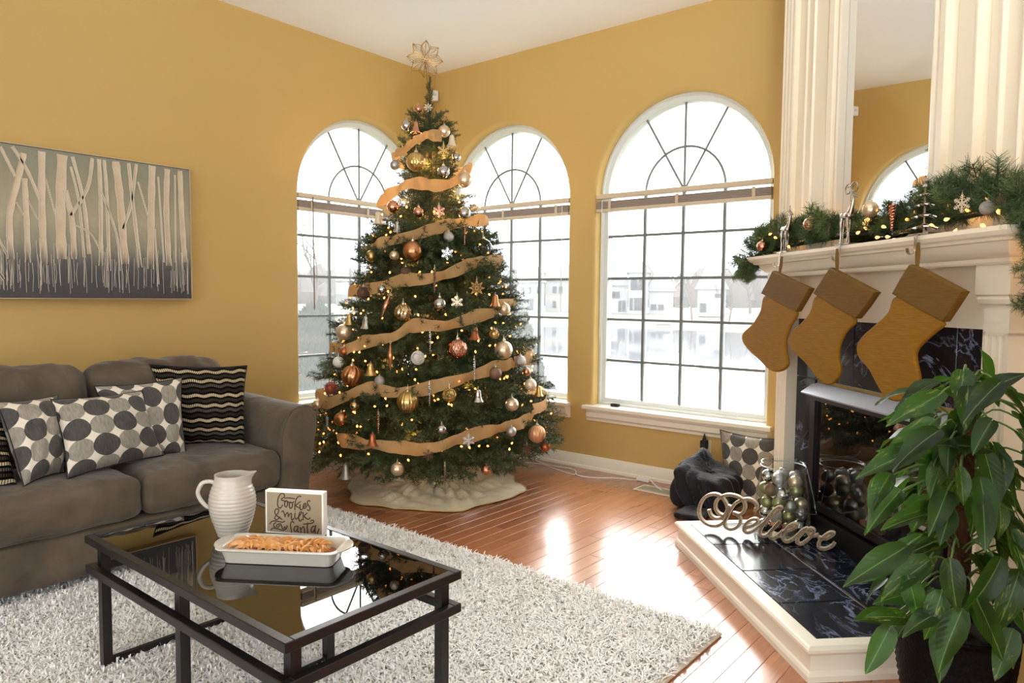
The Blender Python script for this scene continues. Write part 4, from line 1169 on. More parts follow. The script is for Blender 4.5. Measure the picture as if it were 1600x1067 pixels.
vt = thing('floor_vent', 'cream metal floor register with narrow louvres near the big window', 'vent', (4.34, 2.25, 0))
va, vb, vc, vd_ = hit(994, 765, 'z', .004), hit(1060, 777, 'z', .004), hit(1072, 768, 'z', .004), hit(1012, 757, 'z', .004)
X0v, X1v, Y0v, Y1v = 4.27, 4.43, 2.09, 2.41
vm = M('cream_metal', C(226, 214, 186), .45)
f = MB(); t = .018
for b in ((X0v, X1v, Y0v, Y0v+t), (X0v, X1v, Y1v-t, Y1v), (X0v, X0v+t, Y0v+t, Y1v-t), (X1v-t, X1v, Y0v+t, Y1v-t)): f.cbox(*b, .0005, .007, .002)
f.build('frame', vm, vt, smooth=False)
MB().box(X0v+t, X1v-t, Y0v+t, Y1v-t, .0005, .0015).build('shadow_pan', MAT['blackm'], vt, smooth=False)
sl = MB()
for k in range(24):
    y = Y0v+t+.006+k*(Y1v-Y0v-2*t-.006)/24
    for x in (X0v+t, (X0v+X1v)/2+.003):
        sl.box(x, x+(X1v-X0v)/2-t-.003, y, y+.0045, .0015, .005)
sl.build('louvres', vm, vt, kind='stuff', smooth=False)
cd = thing('extension_cord', 'white extension cord running along the baseboard from under the tree', 'cord', (4.5, 3.0, 0))
pts = [hit(x, y, 'z', .006) for x, y in ((716, 712), (760, 722), (800, 717), (828, 716), (855, 726), (895, 733), (902, 742), (925, 746), (965, 747), (990, 750), (1006, 748))]
MB().tube(smooth_path(pts, 5), .0042, 6).build('cable', MAT['white'], cd)
pts = [hit(x, y, 'z', .006) for x, y in ((740, 718), (790, 722), (840, 724), (870, 733), (896, 741), (900, 736))]
MB().tube(smooth_path(pts, 5), .0032, 6).build('cable', MAT['white'], cd)
q = hit(1006, 752, 'z', .0)
rbox(q[0], q[1], .013, .022, .05, .012, .005, n=5).build('tap_block', MAT['white'], cd)
pts = [hit(1014, 748, 'z', .02), hit(1024, 758, 'z', .012), hit(1034, 766, 'z', .011)]
MB().tube(smooth_path(pts, 4), .006, 6).build('cable', MAT['white'], cd)

# ---------------------------------------------------------------- dark fur throw heaped by the fireplace
th = thing('fur_throw', 'dark navy fur throw heaped on the floor left of the hearth', 'blanket', (4.2, 1.85, 0))
navy = M('navy_fur', C(8, 10, 19), .8, sheen=.12, var=(30, C(12, 14, 26), .8), bump=(70, .6, .01))
def drape(p):
    q = p.copy(); hgt = np.clip((p[..., 2]+.13)/.26, 0, 1)
    q[..., 2] += .035*hgt*np.sin(7*p[..., 0]+11*p[..., 1])+.07*hgt*np.exp(-((p[..., 1]-.07)/.05)**2-((p[..., 0]-.08)/.07)**2)
    k = .020*np.sin(13*np.arctan2(p[..., 1], p[..., 0])+3*p[..., 2]*10)*(1-hgt*.5)+.006*(1-hgt)
    r = np.linalg.norm(p[..., :2], axis=-1, keepdims=True)+1e-6
    q[..., :2] += p[..., :2]/r*k[..., None]
    return q
tb_ = rbox(4.22, 1.85, .128, .155, .175, .124, .06, n=44, wr=.012, wf=12, seed=3, fn=drape)
ob = tb_.build('blanket', navy, th); weld(ob)
fl = MB()
qa = hit(1063, 806, 'z', .02); qb = hit(1100, 800, 'z', .03)
fo_ = rbox((qa[0]+qb[0])/2+.02, (qa[1]+qb[1])/2, .024, .10, .085, .020, .018, n=14, wr=.008, wf=30, seed=6)
o2 = fo_.build('trailing_corner', navy, th); weld(o2)
# ================================================================ CHRISTMAS TREE
TC = np.array([3.61, 3.65]); LEAN = -.05*np.array([math.sin(YAW), -math.cos(YAW)])/2.63
PZ = [0.10, .20, .27, .49, .71, .97, 1.27, 1.57, 1.91, 2.21, 2.46, 2.60, 2.66, 2.80]
PR = [1.055*r for r in (.62, .80, .83, .78, .725, .645, .545, .44, .325, .225, .135, .06, .03, .02)]
PZ = [1.3+(z-1.3)*1.052 for z in PZ]
def axis(z): return TC+LEAN*z
def prof_r(z): return float(np.interp(z, PZ, PR))
def tree_hit(px, py, off=0.0):
    d = ray(px, py); d = d/np.linalg.norm(d); best = None
    for t in np.arange(3.6, 6.6, .012):
        p = CAM+d*t; c = axis(p[2]); g = math.hypot(*(p[:2]-c))-prof_r(p[2])-off
        if g < 0: return p
        if best is None or g < best[0]: best = (g, p)
    return best[1]
needle = M('fir_needle', C(36, 62, 40), .55, spec=.4)
_nt, _p = P(needle)
_oi = nd(_nt, 'ObjectInfo')
_g = nd(_nt, 'NewGeometry')
_nt.links.new(mixc(_nt, noise(_nt, 9, 2), mixc(_nt, _oi.outputs['Random'], C(42, 56, 32), C(70, 82, 48)), C(88, 100, 60)), _p.inputs['Base Color'])
def spray_np(g, L, ntw, twl, nl, dens, wd, droop=.12, flat=.55, fan=.7):
    """a fir spray along +X: returns V,(quads),material index"""
    segs = []
    stem = [np.array([L*t, 0, -droop*L*t*t]) for t in np.linspace(0, 1, 6)]
    for a, b in zip(stem, stem[1:]): segs.append((a, b))
    for k in range(ntw):
        t = .18+.8*k/ntw; o = np.array([L*t, 0, -droop*L*t*t]); sd = 1 if k % 2 else -1
        an = fan+g.normal(0, .12); l = twl*(1.15-.75*t)*(.8+.4*g.random())
        d = np.array([math.cos(an), sd*math.sin(an), g.normal(0, .22)+.05])
        m = o+d*l*.5; e = o+d*l+np.array([l*.12, 0, -.02*l])
        segs += [(o, m), (m, e)]
    V, Q, I = [], [], []
    nv = 0
    for a, b in segs:
        l = np.linalg.norm(b-a); n = max(2, int(dens*l)); ax_ = (b-a)/l
        t = g.random(n); base = a+(b-a)*t[:, None]
        r = g.normal(0, 1, (n, 3)); r[:, 2] *= 1-flat*.4; r -= ax_*(r@ax_)[:, None]; r /= np.linalg.norm(r, axis=1)[:, None]+1e-9
        d = ax_*.62+r*.85; d /= np.linalg.norm(d, axis=1)[:, None]
        s = np.cross(d, g.normal(0, 1, (n, 3))); s /= np.linalg.norm(s, axis=1)[:, None]+1e-9
        ln = nl*(.7+.5*g.random(n))[:, None]
        q = np.stack([base-s*wd/2, base+s*wd/2, base+d*ln+s*wd*.22, base+d*ln-s*wd*.22], 1).reshape(-1, 3)
        V.append(q); Q.append(np.arange(4*n).reshape(-1, 4)+nv); I.append(np.zeros(n)); nv += 4*n
        # stem: three-sided sliver
        u = np.cross(ax_, [0, 0, 1.0]); u /= np.linalg.norm(u)+1e-9; w = np.cross(ax_, u); rad = .0028
        ring = [u, -.5*u+.87*w, -.5*u-.87*w]
        V.append(np.array([a+rad*x for x in ring]+[b+rad*.7*x for x in ring]))
        Q.append(np.array([[0, 1, 4, 3], [1, 2, 5, 4], [2, 0, 3, 5]])+nv); I.append(np.ones(3)); nv += 6
    return np.concatenate(V), np.concatenate(Q), np.concatenate(I)
tree = thing('christmas_tree', 'tall full Christmas tree of dark green fir between the arched windows', 'tree', (*TC, 0))
MB().tube([(*axis(z), z) for z in (.05, .8, 1.6, 2.3, 2.66)], [.035, .03, .022, .014, .008], 8).build('trunk', MAT['bark'], tree)
sd_ = MB()
for k in range(4):
    a = k*PI/2+.4
    sd_.bar((TC[0]+.03*math.cos(a), TC[1]+.03*math.sin(a), .10), (TC[0]+.30*math.cos(a), TC[1]+.30*math.sin(a), .035), .025, .02)
sd_.lathe([(.04, .03), (.04, .2)], (*TC, 0), 12)
sd_.build('stand', MAT['wire'], tree)
gsp = np.random.default_rng(5)
SPR = [np_mesh('branch', *spray_np(gsp, 1.0, 17, .42, .058, 150, .0085)[:2], [needle, MAT['bark']]) for k in range(1)]
SPR = []
for k in range(7):
    V, Q, I = spray_np(gsp, 1.0, 20, .42, .060, 190, .0085, droop=.10+.05*(k % 3))
    SPR.append(np_mesh('branch', V, Q, [needle, MAT['bark']], idx=I))
def branch_mat(base, d, L, roll):
    d = np.array(d)/np.linalg.norm(d); z = np.array([0, 0, 1.]); y = np.cross(z, d); y /= np.linalg.norm(y)+1e-9; z = np.cross(d, y)
    m = Matrix(((d[0], y[0], z[0], base[0]), (d[1], y[1], z[1], base[1]), (d[2], y[2], z[2], base[2]), (0, 0, 0, 1)))
    return m @ Matrix.Rotation(roll, 4, 'X') @ Matrix.Scale(L, 4)
cnt = 0; specs = []
zl = .33; tier = 0
while zl < 2.60 and cnt < 300:
    R_ = prof_r(zl); L = max(.17, min(.42, R_*.62+.10)); n = max(6, int(2*PI*R_/(.205 if zl < 1.5 else .12)))
    for k in range(n):
        a = 2*PI*(k+.5*(tier % 2)+random.uniform(-.2, .2))/n; z = zl+random.uniform(-.035, .035)
        tip = R_*random.uniform(.93, 1.07); c = axis(z); rise = -.06+.62*(z/2.6)**1.3
        d = np.array([math.cos(a), math.sin(a), rise+random.uniform(-.1, .1)])
        b0 = max(.0, tip-L*.94)
        specs.append((np.array([c[0]+b0*math.cos(a), c[1]+b0*math.sin(a), z-rise*L*.4]), d, L)); cnt += 1
    zl += .13 if zl < 1.3 else .072; tier += 1
print('branches', len(specs))
for b, d, L in specs[:300]:
    place('branch', random.choice(SPR), tree, branch_mat(b, d, L, random.uniform(-.5, .5)))
# inner fill of darker sprays, one mesh
VV, QQ, II, nv = [], [], [], 0
for k in range(620):
    z = .30+2.2*(1-math.sqrt(random.random())) if k % 3 else random.uniform(.9, 2.56)
    R_ = prof_r(z); a = random.uniform(0, 2*PI); L = max(.15, R_*.5+.05); c = axis(z); b0 = max(0, R_*random.uniform(.66, .95)-L)
    V, Q, I = spray_np(gsp, 1.0, 12, .42, .07, 62, .014)
    m = np.array(branch_mat((c[0]+b0*math.cos(a), c[1]+b0*math.sin(a), z), (math.cos(a), math.sin(a), random.uniform(-.2, .5)), L, random.uniform(-.7, .7)))
    V = V@m[:3, :3].T+m[:3, 3]-np.array([*TC, 0]); VV.append(V); QQ.append(Q+nv); II.append(I); nv += len(V)
for k in range(280):
    z = random.uniform(1.75, 2.57) if k < 170 else random.uniform(.26, .42); R_ = prof_r(z); a = random.uniform(0, 2*PI); c = axis(z); b0 = max(0, R_*random.uniform(.2, .75)-.05) if k < 170 else max(0, R_*random.uniform(.6, .98)-.28)
    V, Q, I = spray_np(gsp, 1.0, 10, .42, .09, 80, .016)
    m = np.array(branch_mat((c[0]+b0*math.cos(a), c[1]+b0*math.sin(a), z-.06), (math.cos(a), math.sin(a), random.uniform(.3, 1.2) if k < 170 else -.1), .155 if k < 170 else .30, random.uniform(-.7, .7)))
    V = V@m[:3, :3].T+m[:3, 3]-np.array([*TC, 0]); VV.append(V); QQ.append(Q+nv); II.append(I); nv += len(V)
link('inner_foliage', np_mesh('inner_foliage', np.concatenate(VV), np.concatenate(QQ), [needle, MAT['bark']], idx=np.concatenate(II)), tree, kind='stuff')
# upright leader
for k in range(0):
    pass
for k in range(5):
    z = 2.52+.045*k; c = axis(z)
    place('leader_tuft', SPR[k], tree, branch_mat((c[0], c[1], z), (.08*math.cos(k*2), .08*math.sin(k*2), 1), .13, k))
for hx, hy, px2, py2 in ((571, 742, 588, 716), (668, 742, 655, 722), (545, 712, 575, 700)):   # drooping lowest twigs
    a = tree_hit(px2, py2, -.05); b = hitp(hx, hy, a, FF)
    place('branch', SPR[1], tree, branch_mat(a, b-a, np.linalg.norm(b-a)*1.05, .3))

# tree skirt: quilted cream cloth with folds
skm = M('cream_quilted_satin', C(252, 240, 208), .45, sheen=.2, var=(5, C(238, 218, 172), .6), bump=(45, .5, .012))
sk = thing('tree_skirt', 'cream satin tree skirt spread under the Christmas tree', 'tree skirt', (*TC, 0))
NR, NA = 26, 160
def skirt(i, j):
    a = 2*PI*i; s = j
    R_ = .60*(1+.045*math.cos(6*a+.6)+.02*math.sin(11*a))
    r = .05+(R_-.05)*s
    fold = (.018*math.sin(9*a+3*s*5)+.016*math.sin(17*a-6*s+1))*math.sin(PI*min(1, s*1.02))**.8*(.4+.6*math.sin(3*a+1)**2)
    z = .007+.07*(1-s)**2.2+abs(fold)*1.3+.006*math.sin(31*a+9*s)*math.sin(23*s+5*a)*(1-s)+.008*(s > .93)*abs(math.sin(13*a))
    if s > .97: z = .006+.006*abs(math.sin(9*a))
    return (TC[0]-.16+r*math.cos(a), TC[1]-.16+r*math.sin(a), z)
MB().grid(skirt, NA, NR).build('cloth', skm, sk, ang=0)
MB().tube([skirt(i/NA, 1.0) for i in range(NA)], .005, 6, closed=True).build('hem', M('skirt_hem', C(206, 178, 122), .5), sk, ang=0)

# star topper: wire flower of eight facetted petals
sp_ = hitp(664, 92, (*axis(2.8), 2.8), FF)
st = thing('star_topper', 'gold wire star topper of facetted petals at the tree tip', 'tree topper', tuple(sp_))
f_ = -FF-np.array([0, 0, -FF[2]]); f_ /= np.linalg.norm(f_)
f_ = f_*math.cos(.25)+_r*math.sin(.25); s_ = np.cross([0, 0, 1], f_); s_ /= np.linalg.norm(s_)
def sp2(r, a, d): return sp_+s_*(r*math.sin(a))+np.array([0, 0, 1.])*(r*math.cos(a))+f_*d
for k in range(8):
    a = 2*PI*k/8+.06; mb = MB(); RO, RM, W = .128, .082, .36
    for d in (-.026, .026):
        tip = sp2(RO, a, 0); l = sp2(RM+.006, a-W, d); r_ = sp2(RM+.006, a+W, d); c = sp2(.014, a, d)
        for p, q in ((tip, l), (tip, r_), (l, c), (r_, c)): mb.tube([p, q], .0017, 5)
        mb.tube([sp2(.05, a, d), tip], .0014, 5); mb.tube([c, sp2(.05, a, d)], .0014, 5)
    mb.tube([sp2(RM+.006, a-W, -.026), sp2(RM+.006, a-W, .026)], .0022, 5)
    mb.build('petal', MAT['brass'], st)
MB().tube([sp2(.02, PI, 0), (*axis(2.70), 2.70), (*axis(2.62), 2.60)], .004, 6).build('stem', MAT['brass'], st)
cs = MB(); c0 = np.array([*axis(2.6), 2.6])
cs.tube([(axis(2.6+.1*t)[0]+.02*math.cos(t*30), axis(2.6+.1*t)[1]+.02*math.sin(t*30), 2.63+.08*t) for t in np.linspace(0, 1, 60)], .0018, 5)
cs.build('coil', MAT['brass'], st)

# ribbon: burlap, one long spiral; visible swags follow the photo, the back is carried round the cone
rbm = M('gold_burlap_ribbon', C(208, 168, 112), .7, bump=(240, .3, .003), var=(30, C(186, 146, 94), .7))
_nt, _p = P(rbm)
_tl = nd(_nt, 'BsdfTranslucent', {'Color': C(230, 190, 130)}); _mx = nd(_nt, 'MixShader', {0: .35, 1: _p.outputs[0], 2: _tl.outputs[0]})
_nt.links.new(_mx.outputs[0], [n for n in _nt.nodes if n.type == 'OUTPUT_MATERIAL'][0].inputs['Surface'])
SW = [[(690, 214), (678, 211), (664, 212), (650, 219), (640, 226), (634, 234)],
      [(734, 262), (722, 274), (706, 286), (685, 290), (660, 287), (640, 287), (622, 296), (606, 306)],
      [(748, 344), (735, 346), (715, 349), (690, 354), (660, 363), (625, 373), (600, 379), (587, 388)],
      [(769, 408), (755, 407), (738, 412), (718, 420), (695, 429), (665, 436), (635, 437), (610, 443), (590, 448), (577, 452)],
      [(782, 476), (771, 488), (745, 494), (720, 502), (695, 509), (660, 508), (638, 511), (618, 525), (590, 531), (562, 536), (540, 547)],
      [(803, 566), (788, 571), (765, 577), (740, 586), (705, 597), (670, 606), (640, 612), (612, 613), (590, 609), (572, 607), (545, 617), (512, 630)],
      [(834, 640), (826, 655), (806, 663), (780, 669), (750, 677), (720, 685), (690, 696), (662, 702), (635, 700), (605, 697), (575, 694), (548, 690), (528, 686)]]
rb = thing('burlap_ribbon', 'wide gold burlap ribbon wound round the Christmas tree', 'ribbon', (*TC, .3))
for k, sw in enumerate(SW):
    pts = [tree_hit(x, y, .035) for x, y in sw]
    nxt = tree_hit(*SW[k+1][0], .035) if k+1 < len(SW) else None
    n0 = len(pts)
    if nxt is not None:                # round the back of the tree to the next swag
        a0 = math.atan2(*(pts[-1][:2]-axis(pts[-1][2]))[::-1]); a1 = math.atan2(*(nxt[:2]-axis(nxt[2]))[::-1])
        da = -((a0-a1) % (2*PI))
        for q in range(1, 10):
            t = q/10; z = pts[n0-1][2]*(1-t)+nxt[2]*t; a = a0+da*t; c = axis(z); r = prof_r(z)+.02
            pts.append(np.array([c[0]+r*math.cos(a), c[1]+r*math.sin(a), z]))
        pts.append(nxt)
    Pp = smooth_path(pts, 5); mb = MB(); vs = []
    hw_ = .046 if k else .040
    for i, p in enumerate(Pp):
        o = p[:2]-axis(p[2]); o = np.array([*o/np.linalg.norm(o), 0])
        lean = .45*math.sin(i*.55+k)+.15*math.sin(i*1.3)
        up = np.array([0, 0, 1.])*math.cos(lean)+o*math.sin(lean)*.7
        q = p+o*.010*math.sin(i*.9+2*k)
        wv = .85+.15*math.sin(i*.37+k)
        vs.append([q-up*hw_*wv, q-up*hw_*.3*wv+o*.006, q+up*hw_*.3*wv+o*.006, q+up*hw_*wv])
    mb.loft(vs, closed=False)
    mb.build('swag', rbm, rb, ang=0)

# ---------------------------------------------------------------- string lights
def bulb_mat(name, s): 
    m = M(name, C(255, 190, 110), .3, emit=((1.0, .34, .08, 1), s)); return m
bulbm = bulb_mat('warm_bulb', 5.0)
bme = MB().lathe([(.0005, -.007), (.0056, -.003), (.0062, .001), (.004, .007), (.0005, .012)], n=8).mesh('bulb', bulbm)
sl = thing('string_lights', 'warm white mini string lights glowing all over the Christmas tree', 'string lights', (*TC, .2))
ga = PI*(3-math.sqrt(5)); wpts = []
NB = 300; kk = 0; i = 0
while kk < NB:
    i += 1
    t = ((i*0.61803398875) % 1.0)
    z = .30+2.24*(1-math.sqrt(max(1e-6, 1-(i/(NB*1.0+20)))))  if i < NB+20 else .3
    a = math.atan2(-TC[1], -TC[0])+random.uniform(-1.75, 1.75) if kk % 6 else random.uniform(0, 2*PI)
    R_ = prof_r(z)*random.uniform(.86, 1.03); c = axis(z)
    p = (c[0]+R_*math.cos(a), c[1]+R_*math.sin(a), z+random.uniform(-.03, .03))
    place('bulb', bme, sl, Matrix.Translation(p) @ Matrix.Rotation(random.uniform(0, 3), 4, 'X')); kk += 1
bk_ = MB(); bp_ = [(.0005, -.007), (.0062, .001), (.0005, .012)]
for k in range(60):                    # lights on the far side of the tree
    z = random.uniform(.3, 2.4); a = math.atan2(TC[1], TC[0])+random.uniform(-1.3, 1.3); c = axis(z); R_ = prof_r(z)
    bk_.lathe(bp_, (c[0]+R_*math.cos(a), c[1]+R_*math.sin(a), z), 6)
bk_.build('bulbs', bulbm, sl, kind='stuff')
wm = MB()
wm.tube([(axis(z)[0]+prof_r(z)*.80*math.cos(z*42), axis(z)[1]+prof_r(z)*.80*math.sin(z*42), z) for z in np.linspace(.2, 2.5, 420)], .0018, 4)
wm.build('light_wire', MAT['wire'], sl)

for k in range(24):                    # the strings' summed glow among the boughs
    z = .42+.085*k; a = k*2.4+3.6; R_ = prof_r(z)*.55; c = axis(z)
    pl_d = bpy.data.lights.new('string_glow', 'POINT'); pl_d.energy = 2.4; pl_d.color = (1, .50, .16); pl_d.shadow_soft_size = .03
    pl_o = bpy.data.objects.new('string_glow', pl_d); COL.objects.link(pl_o); pl_o.location = (c[0]+R_*math.cos(a), c[1]+R_*math.sin(a), z)
# ================================================================ ORNAMENTS
OM = {
 'silver': M('silver_shiny', C(188, 186, 182), .2, metal=1), 'grey': M('grey_pearl', C(176, 172, 166), .38, metal=.75), 'glit': M('grey_glitter', C(188, 182, 176), .35, metal=.8, bump=(900, .9, .002)),
 'copper': M('copper_satin', C(198, 142, 98), .3, metal=1), 'rose': M('rose_copper', C(206, 150, 124), .24, metal=1), 'champ': M('champagne_pearl', C(222, 200, 168), .3, metal=.75),
 'gold': M('gold_satin', C(208, 178, 116), .28, metal=1), 'brown': M('brown_glitter', C(110, 82, 64), .5, metal=.4, bump=(700, .8, .002)), 'bronze': M('matte_brown', C(132, 104, 84), .5, metal=.5),
 'cream': M('cream_satin', C(228, 214, 186), .35, metal=.35), 'rust': M('rust_copper', C(176, 104, 66), .38, metal=.9), 'white': M('white_lattice', C(222, 216, 206), .45, bump=(300, .4, .002)),
 'red': M('rose_red_glitter', C(176, 92, 76), .4, metal=.6, bump=(600, .8, .002)), 'clear': MAT['jarglass'], 'sgold': M('silver_gold_swirl', C(206, 196, 170), .2, metal=1, var=(2.2, C(196, 156, 92), .3)),
 'stripe': M('copper_white_stripe', C(214, 160, 116), .4, metal=.5)}
CAPM = M('ornament_cap', C(204, 190, 160), .3, metal=1)
def sph(fn=None, nu=28, nv=18):
    rg = []
    for j in range(nv+1):
        th_ = PI*j/nv; th_ = min(max(th_, .02), PI-.02)
        row = []
        for i in range(nu):
            a = 2*PI*i/nu; r = fn(a, th_) if fn else 1.0
            row.append((r*math.sin(th_)*math.cos(a), r*math.sin(th_)*math.sin(a), r*math.cos(th_)))
        rg.append(row)
    return MB().loft(rg[::-1], cap=True)
def ball_cap():
    mb = MB(); mb.lathe([(.20, .97), (.20, 1.14), (.17, 1.17), (.03, 1.18)], n=12)
    return mb
def hook(z0=1.15):
    return MB().tube([(0, .0, z0)]+[(.07*math.sin(t), 0, z0+.12-.09*math.cos(t)) for t in np.linspace(.3, 2*PI-.3, 9)]+[(0, 0, z0+.26), (0, .05, z0+.5)], .022, 5)
KM = {}
def reg(k, mb, ang=50): KM[k] = mb.mesh('body', OM['silver'], ang=ang)
reg('ball', sph()); reg('ribbed', sph(lambda a, t: 1+.055*abs(math.cos(9*a))-.02, 72, 18), 0)
reg('swirl', sph(lambda a, t: 1+.035*math.cos(11*a+3.2*t), 72, 22), 0)
reg('facet', sph(lambda a, t: 1-.05*abs(math.sin(7*a+4.5*t))*abs(math.sin(7*a-4.5*t)), 56, 28), 8)
v_ = MB(); gl = np.random.default_rng(9)
for k in range(15):
    n_ = gl.normal(0, 1, 3); n_ /= np.linalg.norm(n_); u_ = np.cross(n_, [.3, .5, .8]); u_ /= np.linalg.norm(u_); w_ = np.cross(n_, u_); h_ = gl.uniform(-.55, .55); r_ = math.sqrt(1-h_*h_)
    v_.tube([n_*h_+r_*(u_*math.cos(2*PI*i/18)+w_*math.sin(2*PI*i/18)) for i in range(18)], .055, 4, closed=True)
v_.lathe([(.02, -.8), (.6, -.55), (.8, 0), (.6, .55), (.02, .8)], n=12)
reg('lattice', v_)
reg('bell', MB().lathe([(.02, 1.0), (.22, .98), (.36, .86), (.44, .6), (.50, .2), (.58, -.25), (.72, -.62), (.92, -.86), (.96, -.93), (.86, -.92), (.64, -.62), (.4, .5), (.02, .85)], n=24, cap=False), 60)
sf = MB()
for k in range(6):
    a = PI/3*k; d = np.array([math.sin(a), 0, math.cos(a)]); e = np.array([math.cos(a), 0, -math.sin(a)])
    sf.bar(d*.05, d*1.0, .10, .10, up=(0, 1, 0))
    for r_, l in ((.38, .26), (.62, .24), (.84, .14)):
        for s in (-1, 1): sf.bar(d*r_, d*(r_+l*.7)+e*s*l, .075, .08, up=(0, 1, 0))
    d2 = np.array([math.sin(a+PI/3), 0, math.cos(a+PI/3)]); sf.bar(d*.3, d2*.3, .07, .08, up=(0, 1, 0))
reg('snowflake', sf)
s8 = MB(); pl_ = [np.array([(1.0 if k % 2 == 0 else .46)*math.sin(PI*k/8), 0, (1.0 if k % 2 == 0 else .46)*math.cos(PI*k/8)]) for k in range(16)]
for k in range(16): s8.bar(pl_[k], pl_[(k+1) % 16], .07, .09, up=(0, 1, 0))
for k in range(0, 16, 2): s8.bar(pl_[k]*.12, pl_[k]*.95, .05, .07, up=(0, 1, 0)); 
for k in range(1, 16, 2): s8.bar(pl_[k]*.2, pl_[k], .05, .07, up=(0, 1, 0))
reg('star', s8)
ic = MB(); ic.loft([[(r_*math.cos(a+z*7)*(1.35 if q % 2 else .8), r_*math.sin(a+z*7)*(1.35 if q % 2 else .8), z) for q, a in enumerate(np.linspace(0, 2*PI, 8, endpoint=False))] for z, r_ in [(-1+2*i/24, .03+.075*(i/24)) for i in range(25)]], cap=True)
reg('icicle', ic, 20)
reg('spindle', MB().lathe([(.01, -1), (.05, -.8), (.10, -.5), (.20, -.12), (.23, .1), (.19, .35), (.10, .62), (.06, .8), (.05, .9), (.02, 1)], n=16), 60)
CAPME = ball_cap().mesh('cap', CAPM); HOOKME = hook().mesh('hook', CAPM)
HOOKB = hook(.98).mesh('hook', CAPM); CLAP = MB().lathe([(.01, -1.12), (.16, -1.05), (.18, -.95), (.1, -.82), (.03, -.7), (.03, .3)], n=10).mesh('clapper', CAPM)
SWY = [(np.mean([p[1] for p in s]), s) for s in SW]
def sw_y(k, x):
    pts = sorted(SW[k]); return float(np.interp(x, [p[0] for p in pts], [p[1] for p in pts]))
ORD = ['topmost', 'second', 'third', 'fourth', 'fifth', 'sixth', 'lowest']
def where(px, py):
    k = -1
    for q in range(7):
        if py > sw_y(q, px): k = q
    l = 680-prof_r(zat(py))*230; r = 680+prof_r(zat(py))*230; f = (px-l)/(r-l)
    side = 'far left' if f < .14 else 'left' if f < .38 else 'middle' if f < .62 else 'right' if f < .86 else 'far right'
    return ('above the topmost ribbon swag' if k < 0 else 'below the lowest ribbon swag' if k == 6 else 'between the %s and %s ribbon swags' % (ORD[k], ORD[k+1])), side
def zat(py): return hitp(680, py, (*TC, 1), np.array([_f[0], _f[1], 0]))[2]
used = set()
def ornament(px, py, rp, kind, mat, look, p=None, label=None, group='ornaments on the Christmas tree', tilt=0.0, face=None, nm=None):
    if p is None:
        p = tree_hit(px, py, .045)
    depth = (p-CAM)@FF; r = rp*depth/FPX
    o = p[:2]-axis(p[2])
    if face is None: face = math.atan2(CAM[1]-p[1], CAM[0]-p[0])*.6+math.atan2(o[1], o[0])*.4 if abs(math.atan2(CAM[1]-p[1], CAM[0]-p[0])-math.atan2(o[1], o[0])) < PI else math.atan2(CAM[1]-p[1], CAM[0]-p[0])
    if label is None:
        w, s = where(px, py)
        label = '%s %s, %s' % (look, w, s)
    if label in used: print('DUP LABEL', label, px, py)
    used.add(label)
    nm = nm or {'ball': 'ball_ornament', 'ribbed': 'ball_ornament', 'swirl': 'ball_ornament', 'facet': 'ball_ornament', 'lattice': 'lattice_ornament', 'bell': 'bell_ornament', 'snowflake': 'snowflake_ornament', 'star': 'star_ornament', 'icicle': 'icicle_ornament', 'spindle': 'finial_ornament'}[kind]
    m4 = Matrix.Translation(p) @ Matrix.Rotation(face+PI/2, 4, 'Z') @ Matrix.Rotation(tilt, 4, 'Y') @ Matrix.Scale(r, 4)
    t = thing(nm, label, 'ornament', group=group, M4=m4)
    b = link('body', KM[kind], t); setmat(b, OM[mat])
    if kind in ('ball', 'ribbed', 'swirl', 'facet', 'lattice'):
        if kind == 'ball': b.matrix_local = Matrix.Identity(4)
        link('cap', CAPME, t); link('hook', HOOKME, t)
    elif kind == 'bell':
        link('clapper', CLAP, t); link('hook', HOOKB, t)
    else: link('hook', HOOKB, t)
    return t
